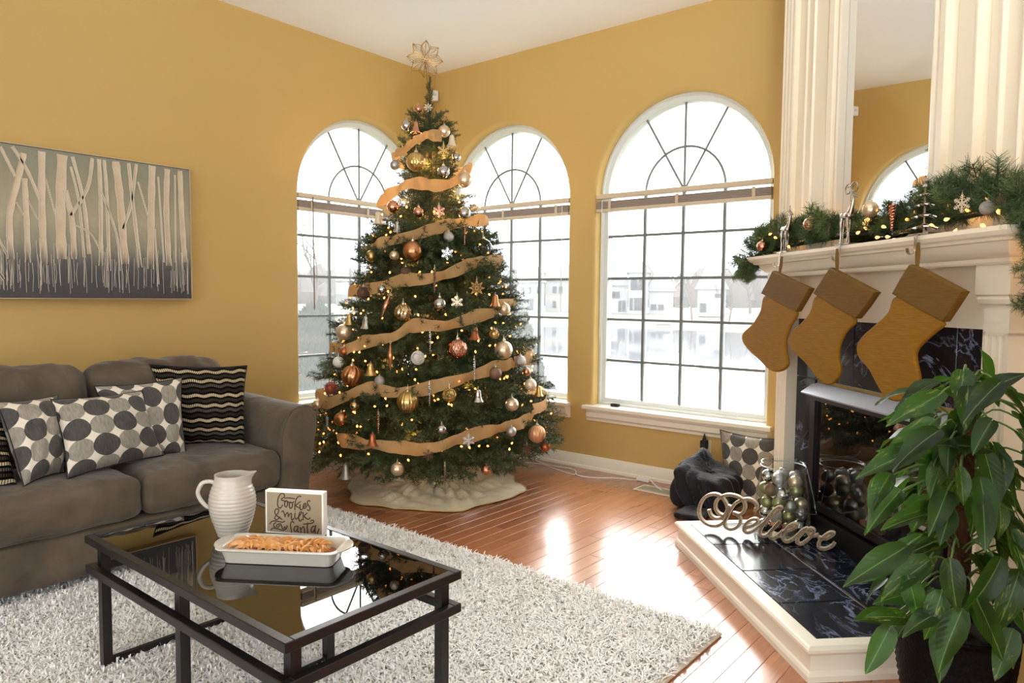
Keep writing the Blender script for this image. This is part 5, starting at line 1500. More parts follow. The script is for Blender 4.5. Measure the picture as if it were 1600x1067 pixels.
ORN = [
 (635,196,8,'ball','silver','silver ball'), (650,199,9,'bell','rose','rose copper bell'), (694,205,9.5,'ball','champ','shiny champagne ball'), (654,170,6,'ball','rose','small rose ball at the very top'),
 (669,168,7,'star','cream','small cream star at the very top'), (650,253,15,'facet','gold','large facetted gold ball'), (693,235,10,'snowflake','gold','gold snowflake'), (617,258,8,'ball','grey','matte grey ball at the edge'),
 (693,268,9.5,'ball','silver','half-hidden silver mirror ball'), (726,281,12,'ball','champ','large shiny champagne ball'), (706,220,9,'bell','cream','cream bell'), (713,246,6.5,'ball','silver','small silver ball'),
 (614,323,9.5,'ball','rose','rose copper ball'), (654,331,8,'ball','rose','rose ball'), (686,330,10,'snowflake','rose','rose copper snowflake'), (726,333,10,'ball','silver','shiny silver ball'),
 (591,341,10,'bell','cream','cream bell at the edge'), (621,355,9,'bell','silver','silver bell'), (701,370,8.5,'ball','glit','grey glitter ball'), (645,392,15.5,'ball','copper','large satin copper ball'),
 (616,399,7.5,'ball','champ','small champagne ball'), (580,400,9,'ball','gold','gold ball'), (699,396,10,'snowflake','silver','silver snowflake'), (755,386,13.5,'ball','clear','large clear glass ball'),
 (634,425,8.5,'ball','brown','brown glitter ball'), (726,369,13,'icicle','rose','thin rose icicle'), (741,325,6,'lattice','champ','small champagne lattice ball'),
 (568,458,10,'lattice','brown','dark brown grapevine ball'), (597,452,7.5,'ball','silver','silver ball on the ribbon'), (602,480,20,'spindle','rose','tilted rose finial'), (630,489,14,'swirl','sgold','large silver and gold marbled ball'),
 (572,504,10,'bell','silver','silver bell'), (546,499,9,'bell','gold','gold bell'), (538,519,13,'ball','champ','large greenish champagne ball'), (538,549,7.5,'ball','rust','small rust copper ball'),
 (687,475,10.5,'ball','silver','mottled silver ball'), (714,472,10,'snowflake','champ','champagne snowflake'), (745,450,12.5,'star','gold','eight-pointed gold wire star'), (774,470,9.5,'bell','copper','copper bell'),
 (788,483,9.5,'ball','champ','champagne pearl ball'), (742,521,10,'bell','rust','rust copper bell'), (772,522,7.5,'lattice','gold','small gold lattice ball'), (715,545,15.5,'facet','rose','large honeycomb rose copper ball'),
 (787,547,14.5,'ball','champ','large champagne pearl ball'), (672,537,16,'icicle','silver','silver icicle'), (679,440,18,'icicle','bronze','brown icicle crossing the ribbon'),
 (610,558,21,'spindle','copper','upright copper finial'), (653,559,10.5,'lattice','white','white filigree ball'), (579,577,10,'bell','gold','gold bell'), (593,595,8,'ball','glit','grey glitter ball'),
 (550,587,16,'swirl','copper','large swirled copper ball'), (529,566,9,'ball','white','frosted white ball'), (517,606,9.5,'lattice','red','rose red filigree ball'), (637,628,16.5,'ribbed','gold','large ribbed pale gold ball'),
 (554,634,7,'ball','sgold','small silver gold ball'), (533,655,11,'ball','copper','copper mirror ball'), (496,632,8,'ball','champ','champagne ball at the sofa arm'), (591,662,16,'icicle','rose','rose icicle'),
 (671,618,16,'icicle','silver','silver icicle'), (511,668,16,'icicle','grey','grey icicle'), (741,579,16,'icicle','silver','silver icicle over the ribbon'), (774,583,10,'ball','bronze','matte brown ball'),
 (813,564,9,'ball','glit','pearl glitter ball'), (823,581,6.5,'ball','rose','small rose ball'), (702,617,10.5,'lattice','gold','gold filigree ball'), (747,618,10,'bell','silver','silver bell'),
 (800,632,10.5,'ball','champ','champagne pearl ball'), (829,601,9.5,'ball','cream','cream satin ball'), (842,611,8,'bell','gold','gold bell'), (690,671,8,'ball','silver','silver ball'),
 (799,674,8,'ball','grey','grey pearl ball'), (839,678,13.5,'ribbed','stripe','large striped copper ball'), (582,687,10,'bell','rust','rust bell hanging over the ribbon'), (540,737,11,'bell','grey','grey bell hanging low'),
 (621,733,10.5,'ball','champ','large pearl ball hanging low'), (760,734,8.5,'ball','rose','rose ball hanging low'), (732,688,10,'snowflake','silver','silver snowflake'), (852,698,8,'ball','rust','copper ball'),
 (823,703,9,'snowflake','brown','brown glitter snowflake'), (669,711,9,'snowflake','brown','brown glitter snowflake'), (695,745,16,'icicle','bronze','long brown icicle hanging low')]
for o in ORN:
    kw = {}
    if o[1] > 725:
        q = tree_hit(o[0], 712, .03); kw['p'] = hitp(o[0], o[1], q, np.array([_f[0], _f[1], 0]))
    if o[5] == 'tilted rose finial': kw['tilt'] = .35
    ornament(*o, **kw)
# ================================================================ GARLAND on the mantel
gm = M('garland_needle', C(52, 82, 44), .6)
_nt, _p = P(gm); _oi = nd(_nt, 'ObjectInfo')
_nt.links.new(mixc(_nt, _oi.outputs['Random'], C(38, 66, 40), C(104, 124, 66)), _p.inputs['Base Color'])
GS = []
for k in range(5):
    V, Q, I = spray_np(gsp, .17, 9, .07, .044, 640, .0022, droop=.3, fan=.8)
    GS.append(np_mesh('sprig', V, Q, [gm, MAT['bark']], idx=I))
ga_ = thing('mantel_garland', 'green pine garland with warm lights laid along the mantel shelf', 'garland', uw(UC, 1.8, 1.54), PI/4)
core = [uw(3.93, 1.72, 1.47), uw(3.915, 1.74, 1.52), uw(3.88, 1.78, 1.555), uw(3.6, 1.81, 1.58), uw(3.2, 1.80, 1.585), uw(2.8, 1.82, 1.59), uw(2.4, 1.81, 1.59), uw(2.08, 1.80, 1.60), uw(2.00, 1.80, 1.56), uw(1.955, 1.80, 1.46), uw(1.95, 1.80, 1.36), uw(1.95, 1.80, 1.24)]
cp = smooth_path(core, 14)
MB().tube(cp, .008, 6).build('stem', MAT['wire'], ga_)
for k in range(230):
    i = random.randrange(0, len(cp)-1); p = cp[i]; tg = cp[i+1]-cp[i]; tg /= np.linalg.norm(tg)
    d = np.array([random.gauss(0, 1), random.gauss(0, 1), random.gauss(.35, .8)]); d = d/np.linalg.norm(d)+tg*random.choice((-.7, .7))
    onsh = 14*2 < i < 14*7.4
    back = (d[0]-d[1])/R2
    if onsh and back > .2: d -= back*np.array([1, -1, 0])/R2*1.1
    if onsh and back < -.30: d += (-.30-back)*np.array([1, -1, 0])/R2
    if onsh and d[2] < .05: d[2] = abs(d[2])*.6+.12
    if not onsh: d[2] -= .8
    s = random.uniform(.45, .7) if 14*4 < i < 14*5.6 else random.uniform(.65, .98) if 24 < i < 14*6.7 else random.uniform(.4, .58)
    place('sprig', random.choice(GS), ga_, branch_mat(p+np.array([0, 0, .01 if onsh else 0]), d, s, random.uniform(0, 6)))
gl_ = thing('string_lights', 'warm white mini lights tucked in the mantel garland', 'string lights', uw(UC, 1.8, 1.56), PI/4)
for px, py in ((1203,366),(1211,371),(1232,385),(1253,352),(1273,353),(1300,341),(1340,364),(1357,345),(1380,354),(1370,371),(1386,370),(1430,331),(1417,343),(1470,337),(1478,343),(1483,321),(1492,362),(1535,352),(1541,309),(1577,305),(1583,312),(1560,330),(1596,372),(1592,384),(1588,360),(1455,352),(1511,327),(1320,352),(1186,372),(1598,330)):
    w = 1.74 if py > 345-(px-1400)*.1 else 1.80
    place('bulb', bme, gl_, Matrix.Translation(hit(px, py, 'w', w if px < 1586 else 1.82)) @ Matrix.Rotation(random.uniform(0, 3), 4, 'X'))
MB().tube([p+np.array([.012*math.sin(i), .012*math.cos(i), .012]) for i, p in enumerate(cp)], .002, 5).build('light_wire', MAT['wire'], gl_)
GG = 'ornaments in the mantel garland'
for u_ in (3.6, 3.2, 2.75, 2.35, 2.05):
    pl_d = bpy.data.lights.new('garland_glow', 'POINT'); pl_d.energy = .4; pl_d.color = (1, .50, .16); pl_d.shadow_soft_size = .03
    pl_o = bpy.data.objects.new('garland_glow', pl_d); COL.objects.link(pl_o); pl_o.location = uw(u_, 1.82, 1.66)
pl_d = bpy.data.lights.new('garland_glow', 'POINT'); pl_d.energy = 1.2; pl_d.color = (1, .50, .16); pl_d.shadow_soft_size = .03
pl_o = bpy.data.objects.new('garland_glow', pl_d); COL.objects.link(pl_o); pl_o.location = uw(1.93, 1.84, 1.40)
fc = math.atan2(1, -1)
for px, py, rp, kind, mat, lb, w in (
 (1191,385,8.5,'ball','rose','rose ball at the left end of the mantel garland',1.72), (1266,350,10.5,'ball','rose','rose copper ball in the garland between the first two stockings',1.74),
 (1360,327,12.5,'ball','champ','champagne ball in the garland just right of the silver reindeer',1.76), (1441,312,13.5,'ball','champ','large champagne ball in the garland behind the silver tree holder',1.79),
 (1503,318,14,'snowflake','cream','cream snowflake in the garland right of the silver tree holder',1.73), (1543,325,11.5,'ball','glit','grey glitter ball near the right end of the mantel garland',1.75),
 (1394,340,20,'icicle','rose','sparkling rose icicle in the garland right of the reindeer',1.74), (1217,352,14,'icicle','glit','silver glitter icicle in the garland near its left end',1.76),
 (1295,358,12,'icicle','bronze','thin brown icicle in the garland left of the reindeer',1.75), (1562,313,8,'snowflake','brown','small brown snowflake at the right end of the mantel garland',1.74)):
    p = hit(px, py, 'w', w)
    t = ornament(px, py, rp, kind, mat, '', p=p, label=lb, group=GG, face=fc+.35)
    if kind == 'icicle': 
        for ch in t.children:
            if ch.name.startswith('body'): ch.matrix_local = Matrix.Diagonal((2.0, 2.0, 1, 1))

# ---------------------------------------------------------------- stocking holders
def HP(u, w, z): return uw(u, w, z)
def holder(px, py, label, kind):
    b = hit(px, py, 'w', 1.712); u0 = uw_inv(b)[0]
    t = thing('stocking_holder', label, 'stocking holder', HP(u0, 1.76, 1.5375), PI/4, group='silver stocking holders on the mantel')
    mb = MB(); mb.ubox(u0-.055, u0+.055, 1.708, 1.80, 1.538, 1.545); mb.build('base', MAT['silver'], t, smooth=False)
    hk = [HP(u0, 1.709, 1.5415), HP(u0, 1.700, 1.540), HP(u0, 1.698, 1.52), HP(u0, 1.698, 1.488), HP(u0, 1.694, 1.474), HP(u0, 1.682, 1.468), HP(u0, 1.672, 1.474), HP(u0, 1.668, 1.490)]
    m = MB(); P_ = smooth_path(hk, 4); m.loft([[HP(uw_inv(p)[0]-.007, *uw_inv(p)[1:]), HP(uw_inv(p)[0]+.007, *uw_inv(p)[1:]), HP(uw_inv(p)[0]+.007, uw_inv(p)[1]+.0025, uw_inv(p)[2]+.0015), HP(uw_inv(p)[0]-.007, uw_inv(p)[1]+.0025, uw_inv(p)[2]+.0015)] for p in P_], cap=True)
    m.build('hook', MAT['silver'], t, ang=60)
    q = lambda du, dz, dw=0: HP(u0+du, 1.73+dw, 1.545+dz)
    m = MB()
    if kind == 'deer' or kind == 'deer2':
        s = 1.28 if kind == 'deer' else 1.2
        # legs, body, neck, head
        for du, dw, ph in ((-.018, -.01, 1), (.0, .012, -1), (.022, -.01, .5), (.036, .012, -.5)):
            m.tube(smooth_path([q(du*s+.004*ph, 0, dw), q(du*s-.004*ph, .035*s, dw), q(du*s+.003*ph, .065*s, dw), q(du*s*.8+.004, .095*s, dw*.5)], 4), [.0036]*4+[.0042]*4+[.007]*4+[.011], 7)
        m.tube(smooth_path([q(-.024*s, .096*s), q(-.006*s, .092*s), q(.018*s, .094*s), q(.036*s, .092*s)], 4), [.008, .014, .017, .018, .017, .016, .0155, .0155, .0155, .015, .014, .011, .006], 9)
        m.tube(smooth_path([q(-.016*s, .098*s), q(-.026*s, .118*s), q(-.032*s, .142*s), q(-.030*s, .156*s)], 4), [.014, .013, .012, .0105, .0095, .009, .0085, .008, .0075, .0075, .0075, .0075, .006], 8)
        m.tube([q(-.028*s, .158*s), q(-.040*s, .156*s), q(-.054*s, .148*s), q(-.058*s, .146*s)], [.0065, .007, .004, .002], 8)
        m.tube([q(.036*s, .096*s), q(.044*s, .106*s)], [.004, .002], 6)
        m.build('reindeer', MAT['silver'], t, ang=60)
        an = MB()
        for sg in (-1, 1):
            an.tube([q(-.026*s, .160*s, sg*.004), q(-.024*s, .17*s, sg*.008)], [.003, .0015], 5)
            if kind == 'deer':
                c = []
                for a in np.linspace(0, 2.6*PI, 30):
                    r = .030-.0072*a/PI; c.append(q(-.026+sg*(.030-r*math.cos(a)*1.0), .228+r*math.sin(a)*.9, sg*.004))
                an.tube([q(-.032, .200)]+c, .0024, 5)
            else:
                an.tube([q(-.032, .19), q(-.032+sg*.012, .205, sg*.004), q(-.032+sg*.024, .21, sg*.008)], .0018, 5)
                an.tube([q(-.032+sg*.012, .205, sg*.004), q(-.032+sg*.012, .225, sg*.004)], .0016, 5)
        an.build('antlers', MAT['silver'], t)
    else:
        zz_ = [(.012, .046), (.05, .040), (.088, .031), (.122, .022)]
        m.tube([q(0, 0), q(0, .18)], .004, 6)
        m.lathe([(.01, .0), (.006, .01), (.012, .02), (.001, .035)], tuple(q(0, .165)), 8)
        m.build('tree_stem', MAT['silver'], t)
        for z, r in zz_:                # tiers of pierced snowflake plates, tilted
            tr = MB()
            for k in range(8):
                a = 2*PI*k/8; d = np.array([math.cos(a), math.sin(a)]); o = q(0, z)
                e = o+np.array([d[0]*r, d[1]*r, -r*.34+.02]); i0 = o+np.array([0, 0, .022])
                tr.bar(i0, e, .006, .004)
                e2 = o+np.array([math.cos(a+PI/4)*r, math.sin(a+PI/4)*r, -r*.34+.02]); tr.bar(i0+(e-i0)*.62, i0+(e2-i0)*.62, .005, .004)
                tr.bar(e, i0+(e-i0)*.6+(e2-i0)*.25, .005, .004); tr.lathe([(.001, -.003), (.005, 0), (.001, .003)], tuple(e), 6)
            tr.build('snowflake_tier', MAT['silver'], t)
    return t, u0
def uw_inv(p): return np.array([(p[0]+p[1])/R2, (p[0]-p[1])/R2, p[2]])
h1 = holder(1222, 389, 'slim silver reindeer stocking holder at the left of the mantel', 'deer2')
h2 = holder(1316, 374, 'silver reindeer stocking holder with curled heart antlers in the middle', 'deer')
h3 = holder(1436, 362, 'silver pierced tree stocking holder, right one on the mantel', 'tree')

# ---------------------------------------------------------------- stockings
def silk(name, a, b):
    m = M(name, a, .6, spec=.2)
    nt, p = P(m)
    v = objco(nt, (14, 14, 240)); f = noise(nt, 1.0, 5, v, .6, .4)
    nt.links.new(mixc(nt, ramp(nt, f, [(.35, (0, 0, 0, 1)), (.7, (1, 1, 1, 1))]), a, b), p.inputs['Base Color'])
    bm_ = nd(nt, 'Bump', {'Height': f, 'Strength': .35, 'Distance': .003}); nt.links.new(bm_.outputs[0], p.inputs['Normal'])
    tl = nd(nt, 'BsdfTranslucent', {'Color': C(226, 160, 50)}); mx = nd(nt, 'MixShader', {0: .22, 1: p.outputs[0], 2: tl.outputs[0]})
    nt.links.new(mx.outputs[0], [n for n in nt.nodes if n.type == 'OUTPUT_MATERIAL'][0].inputs['Surface'])
    return m
skb = silk('mustard_silk', C(168, 122, 32), C(130, 90, 18)); skc = silk('olive_mustard_silk', C(128, 98, 42), C(96, 72, 26))
def slab(pts, W, th, e, sm=5):
    """pillow-edged flat bag from an outline in (u,z) at depth W"""
    q = np.array([uw_inv(hit(x, y, 'w', W)) for x, y in pts]); q2 = np.array(smooth_path([(a, 0, b) for a, _, b in q], sm, closed=True))[:, [0, 2]]
    ar = 0.5*np.sum(q2[:, 0]*np.roll(q2[:, 1], -1)-np.roll(q2[:, 0], -1)*q2[:, 1])
    if ar < 0: q2 = q2[::-1]
    t = np.roll(q2, -1, 0)-np.roll(q2, 1, 0); t /= np.linalg.norm(t, axis=1)[:, None]+1e-9
    nin = np.stack([-t[:, 1], t[:, 0]], 1)
    rings = []
    for k in range(4):
        a = PI/2*k/3
        rings.append((e*(1-math.sin(a)) , th/2*math.cos(a)))
    front = [(q2+nin*e*(1-math.cos(PI/2*k/3)), W-th/2*math.sin(PI/2*k/3)) for k in range(4)]
    back = [(q2+nin*e*(1-math.cos(PI/2*k/3)), W+th/2*math.sin(PI/2*k/3)) for k in range(3, 0, -1)]
    mb = MB(); rg = [[HP(u, w, z) for u, z in pp_] for pp_, w in back+front]
    mb.loft(rg, closed=True)
    for ring, fl in ((rg[0], 1), (rg[-1], 0)):
        mb.add(ring, [tuple(range(len(ring)))])
    return mb
ST = [
 ('mustard silk stocking hanging at the left, lit by the window', (1222, 402), 1.655, [(1211,423),(1226,430),(1250,442),(1269,450),(1259,469),(1248,487),(1222,474),(1193,459),(1202,441)],
  [(1197,462),(1190,485),(1178,505),(1163,520),(1162,533),(1172,548),(1188,562),(1200,575),(1213,581),(1226,578),(1232,568),(1229,548),(1229,530),(1236,510),(1246,487),(1222,474)]),
 ('middle mustard silk stocking in front of the dark tiles', (1308, 390), 1.655, [(1301,418),(1325,431),(1350,444),(1372,456),(1358,478),(1342,498),(1308,479),(1275,459),(1288,438)],
  [(1278,462),(1268,487),(1255,503),(1240,517),(1235,533),(1240,548),(1256,563),(1268,576),(1279,591),(1293,601),(1306,597),(1314,580),(1311,560),(1313,540),(1322,520),(1338,499),(1308,479)]),
 ('largest mustard silk stocking, hanging at the right above the plant', (1435, 380), 1.655, [(1426,413),(1452,424),(1482,440),(1510,455),(1495,480),(1479,503),(1440,483),(1399,460),(1411,436)],
  [(1402,463),(1390,487),(1372,505),(1350,525),(1341,542),(1345,560),(1360,578),(1372,600),(1385,620),(1402,627),(1420,622),(1435,610),(1438,590),(1433,565),(1433,550),(1445,535),(1462,520),(1476,504),(1440,483)])]
for lb, hk, W, cuff, bodyp in ST:
    c = hit(cuff[0][0], cuff[0][1], 'w', W)
    t = thing('christmas_stocking', lb, 'stocking', tuple(c), PI/4, group='mustard stockings hanging from the mantel')
    slab(bodyp, W, .018, .006).build('body', skb, t, ang=0)
    slab(cuff, W, .030, .004, 1).build('cuff', skc, t, ang=50)
    a = hit(hk[0], hk[1]-1, 'w', 1.678); b = hit(cuff[0][0]+7, cuff[0][1]+6, 'w', W)
    for s in (-.006, .006):
        MB().tube(smooth_path([a, (a+b)/2+HP(s, 0, 0), b], 4), .0055, 6, flat=.5).build('loop', skc, t)

# ================================================================ JAR with ornaments, BELIEVE
ju, jw = 3.44, 1.735
jc = uw(ju, jw, .125)
jr = thing('glass_jar', 'large clear glass jar with a wire handle standing on the hearth', 'jar', tuple(jc))
JH = hit(1203, 713, 'w', jw)[2]-.125
po = [(.0, .002), (.118, .002), (.128, .012), (.134, .04), (.133, .12), (.126, .22), (.115, .30), (.104, .355), (.099, .38), (.103, .392), (.108, .397), (.106, .404)]
pi_ = [(.101, .402), (.096, .392), (.093, .378), (.098, .355), (.110, .30), (.121, .22), (.128, .12), (.129, .04), (.118, .014), (.0, .012)]
k_ = JH/.40
MB().lathe([(max(r, .0006)*1.0, .1253-.125+z*k_) for r, z in po+pi_], tuple(jc), 40, cap=False).build('glass', MAT['jarglass'], jr, ang=0)
cr_ = np.array([math.sin(YAW-.33), -math.cos(YAW-.33), 0])
wr_ = MB(); wr_.tube([jc+np.array([.108*math.cos(a), .108*math.sin(a), .384*k_]) for a in np.linspace(0, 2*PI, 30, endpoint=False)], .0022, 5, closed=True)
top_ = jc+cr_*.112+np.array([0, 0, .375*k_])
wr_.tube(smooth_path([top_, top_+cr_*.03+np.array([0, 0, -.12]), top_+cr_*.045+np.array([0, 0, -.20]), top_+cr_*.02+np.array([0, 0, -.215])-_f*.06, top_-cr_*.1+np.array([0, 0, -.2])-_f*.13], 6), .002, 5)
wr_.build('wire_handle', MAT['steel'], jr)
rb_ = .0335; balls = []
lay = 0; z = .048
while z < .345*k_:
    R_ = float(np.interp(z/k_, [.04, .12, .22, .30, .355], [.129, .128, .121, .110, .098]))-rb_-.002
    n = int(2*PI*R_/(2*rb_*1.02))
    for k in range(n):
        a = 2*PI*(k+.16*math.sin(k*5+lay))/n+lay*2.4
        balls.append((lay, jc+np.array([R_*math.cos(a), R_*math.sin(a), z+.009*math.sin(3.7*k+lay*2)])))
    balls.append((lay, jc+np.array([.004, .004, z+.012])))
    z += rb_*1.70; lay += 1
OM2 = [('grey', 'grey pearl'), ('silver', 'shiny silver'), ('champ', 'champagne'), ('grey', 'grey pearl'), ('olive', 'olive pearl'), ('bronze', 'brown'), ('silver', 'shiny silver'), ('rose', 'rose copper'), ('glit', 'grey glitter'), ('olive', 'olive pearl')]
names = {}
layn = lay; LN = ['bottom layer', 'second layer from the bottom', 'third layer from the bottom', 'fourth layer from the bottom', 'fifth layer from the bottom', 'top layer', 'topmost layer']
r7 = random.Random(4)
OM['olive'] = M('olive_pearl', C(150, 146, 104), .3, metal=.75)
items = []
for l, p in balls:
    m_, nm = r7.choice(OM2)
    front = ((p-jc)[:2]@_f[:2]) < .035
    if not front: continue
    items.append([l, p, m_, nm])
for it in items: it.append(proj(it[1])[0])
items.sort(key=lambda i: (i[0], i[4]))
for l in range(layn):
    g = [i for i in items if i[0] == l]
    OR = ['first', 'second', 'third', 'fourth', 'fifth', 'sixth', 'seventh', 'eighth', 'ninth', 'tenth']
    for k, (l_, p, m_, nm, x) in enumerate(g):
        lbl = '%s ball in the glass jar, %s, %s from the left' % (nm, LN[l] if l < layn-1 else 'top layer', OR[k])
        m4 = Matrix.Translation(p) @ Matrix.Rotation(r7.uniform(0, 6), 4, 'Z') @ Matrix.Rotation(r7.uniform(0, 3), 4, 'X') @ Matrix.Scale(rb_, 4)
        t = thing('ball_ornament', lbl, 'ornament', group='ball ornaments in the glass jar', M4=m4)
        b = link('body', KM['ball'], t); setmat(b, OM[m_]); link('cap', CAPME, t)

A_ = hit(1112, 829, 'z', .126); B_ = hit(1300, 862, 'z', .126)
bx_ = B_-A_; bx_ /= np.linalg.norm(bx_); bn = np.array([bx_[1], -bx_[0], 0]); bn = bn if bn@(CAM-A_) > 0 else -bn
be = thing('believe_sign', 'glittered script word sign reading Believe, leaning by the jar on the hearth', 'sign', tuple((A_+B_)/2))
BS = [('letter', [(185,258),(205,315),(255,350),(310,345),(355,305),(378,250),(362,190),(320,130),(260,100),(190,105),(125,150),(88,230),(85,310),(120,375),(190,418),(270,425),(335,392),(372,335),(405,268),(455,200),(525,160),(600,150),(660,180),(688,225),(672,258),(652,250)]),
 ('letter', [(402,212),(385,290),(362,360),(348,400),(362,440),(410,462),(468,446),(508,400),(508,340),(462,300),(435,296)]),
 ('letter', [(345,325),(290,300),(255,250),(258,180),(305,130),(380,105),(460,115),(530,150),(562,210),(550,270),(510,308),(462,300)]),
 ('letter', [(560,448),(625,430),(680,400),(692,368),(655,357),(600,378),(560,425),(552,475),(590,498),(660,472),(745,405)]),
 ('letter', [(745,405),(830,335),(905,275),(942,242),(912,236),(860,270),(800,345),(745,425),(715,490),(732,530),(785,528),(835,480),(885,420),(925,382)]),
 ('letter', [(925,382),(870,440),(825,495),(820,540),(855,556),(905,528),(955,480)]),
 ('letter', [(950,490),(1010,480),(1075,450),(1102,420),(1062,408),(1005,445),(962,505),(958,560),(995,590),(1055,570),(1115,520)]),
 ('letter', [(1115,520),(1160,475),(1212,455),(1160,500),(1112,560),(1108,600),(1150,614),(1215,572),(1265,515),(1275,472),(1235,458),(1222,500),(1262,532),(1325,522)]),
 ('letter', [(1318,545),(1400,562),(1462,530),(1485,505),(1442,503),(1372,550),(1330,605),(1335,652),(1392,668),(1462,640),(1492,605)])]
glm = M('champagne_glitter', C(206, 180, 146), .4, metal=.5, bump=(420, 1.0, .004), var=(240, C(104, 78, 56), .35))
edgm = M('pale_gold_edge', C(228, 216, 194), .45)
low = 9
for nm, st in BS:
    pts = [hitp(1080+x/6.667, 760+y/6.667, A_, bn) for x, y in st]
    low = min(low, min(p[2] for p in pts))
dzb = .1262+.0085-low
for nm, st in BS:
    pts = [hitp(1080+x/6.667, 760+y/6.667, A_, bn)+np.array([0, 0, max(0, dzb)]) for x, y in st]
    pts = smooth_path(pts, 5)
    lo_ = MB().sweep([p-bn*.002 for p in pts], bn, .0150, .024, .1).build(nm, edgm, be, ang=40)
    MB().sweep([p+bn*.0105 for p in pts], bn, .0115, .003, .3).build('glitter_face', glm, lo_, ang=40)

# ================================================================ POTTED PLANT
PC = np.array([2.50, .295]); 
pot = thing('potted_pothos', 'large trailing pothos in a dark woven pot beside the hearth', 'plant', (*PC, 0))
pm_ = M('dark_wicker', C(8, 7, 7), .6, spec=.15, bump=(80, .6, .01))
pb_ = MB(); 
rows_ = []
for i in range(33):
    z = .0+.34*i/32; r = .115+.05*math.sin(min(1, z/.3)*1.4)+(.0 if i < 31 else .008)
    rows_.append([(PC[0]+(r+.004*((i+j) % 2))*math.cos(2*PI*j/48), PC[1]+(r+.004*((i+j) % 2))*math.sin(2*PI*j/48), z+.0005) for j in range(48)])
rows_ += [[(PC[0]+.15*math.cos(2*PI*j/48), PC[1]+.15*math.sin(2*PI*j/48), z) for j in range(48)] for z in (.34, .30)]
pb_.loft(rows_, cap=True).build('woven_pot', pm_, pot, ang=20)
MB().lathe([(.148, .292), (.10, .304), (.002, .31)], (*PC, 0), 20).build('soil', M('potting_soil', C(40, 28, 20), .95, bump=(60, 1, .02)), pot)
MB().tube([(PC[0], PC[1], .29), (PC[0]+.005, PC[1], .7), (PC[0], PC[1], 1.08)], .03, 10).build('moss_pole', M('coir_pole', C(84, 50, 30), .9, bump=(90, 1, .02)), pot)
def leaf_mat():
    m = M('pothos_leaf', C(44, 92, 40), .4, spec=.35)
    nt, p = P(m); oi = nd(nt, 'ObjectInfo'); uvn = nd(nt, 'UVMap').outputs[0]
    off = nd(nt, 'VectorMath', {0: uvn, 1: nd(nt, 'VectorMath', {0: oi.outputs['Random'], 1: (31., 17., 0)}, operation='MULTIPLY').outputs[0]}, operation='ADD')
    mp = nd(nt, 'Mapping', {'Vector': off.outputs[0], 'Scale': (2.2, 6, 1)})
    f = noise(nt, 1.6, 5, mp.outputs[0], .65, .8)
    base = mixc(nt, oi.outputs['Random'], C(10, 25, 11), C(34, 66, 24))
    k = mth(nt, 'MULTIPLY', ramp(nt, f, [(.58, (0, 0, 0, 1)), (.68, (1, 1, 1, 1))]), ramp(nt, mth(nt, 'FRACT', mth(nt, 'MULTIPLY', oi.outputs['Random'], 7.3)), [(.3, (0, 0, 0, 1)), (.8, (1, 1, 1, 1))]))
    c = mixc(nt, k, base, C(170, 168, 78))
    sp = nd(nt, 'SeparateXYZ', {0: uvn}); rib = mth(nt, 'LESS_THAN', mth(nt, 'ABSOLUTE', mth(nt, 'SUBTRACT', sp.outputs[1], .5)), .018)
    c = mixc(nt, mth(nt, 'MULTIPLY', rib, .6), c, C(120, 150, 84))
    nt.links.new(c, p.inputs['Base Color'])
    vn = mth(nt, 'SINE', mth(nt, 'MULTIPLY', mth(nt, 'SUBTRACT', sp.outputs[0], mth(nt, 'MULTIPLY', mth(nt, 'ABSOLUTE', mth(nt, 'SUBTRACT', sp.outputs[1], .5)), .6)), 55))
    b = nd(nt, 'Bump', {'Height': vn, 'Strength': .10, 'Distance': .004}); nt.links.new(b.outputs[0], p.inputs['Normal'])
    tl = nd(nt, 'BsdfTranslucent', {'Color': C(110, 170, 50)}); mx = nd(nt, 'MixShader', {0: .28, 1: p.outputs[0], 2: tl.outputs[0]})
    nt.links.new(mx.outputs[0], [n for n in nt.nodes if n.type == 'OUTPUT_MATERIAL'][0].inputs['Surface'])
    return m
lm_ = leaf_mat()
LV = []
for v in range(6):
    nu, nv_ = 8, 4; curl = (.10, .22, .35, .16, .28, .05)[v]; fold = (.22, .38, .30, .5, .18, .30)[v]; tw = (.0, .3, -.3, .15, -.15, .2)[v]
    vs, uv = [], []
    TT_ = [0, .04, .14, .30, .48, .66, .82, .93, 1.0]
    for i, t in enumerate(TT_):
        w = .27*(math.sin(PI*t**.62)**.75 if 0 < t < 1 else 0)*(1-.25*t)+.004
        for j in range(nv_+1):
            s = 2*j/nv_-1
            x = t-.12*(abs(s)**1.3)*math.exp(-(t/.16)**2); y = s*w
            z = fold*abs(y)-curl*t*t+.03*math.sin(8*t+2*s+v)*abs(s); y2 = y*math.cos(tw*t)-z*math.sin(tw*t); z2 = y*math.sin(tw*t)+z*math.cos(tw*t)
            vs.append((x, y2, z2)); uv.append((t, .5+s*.5*w/.27))
    fs = [(i*(nv_+1)+j, (i+1)*(nv_+1)+j, (i+1)*(nv_+1)+j+1, i*(nv_+1)+j+1) for i in range(nu) for j in range(nv_)]
    me = bpy.data.meshes.new('leaf'); me.from_pydata(vs, [], fs); ul = me.uv_layers.new(name='UVMap')
    li = np.empty(len(me.loops), dtype=np.int32); me.loops.foreach_get('vertex_index', li); ul.data.foreach_set('uv', np.array(uv)[li].ravel())
    me.materials.append(lm_); me.polygons.foreach_set('use_smooth', np.ones(len(me.polygons), dtype=bool)); me.update(); LV.append(me)
pet = MB(); petm = M('leaf_stalk', C(92, 122, 58), .5)
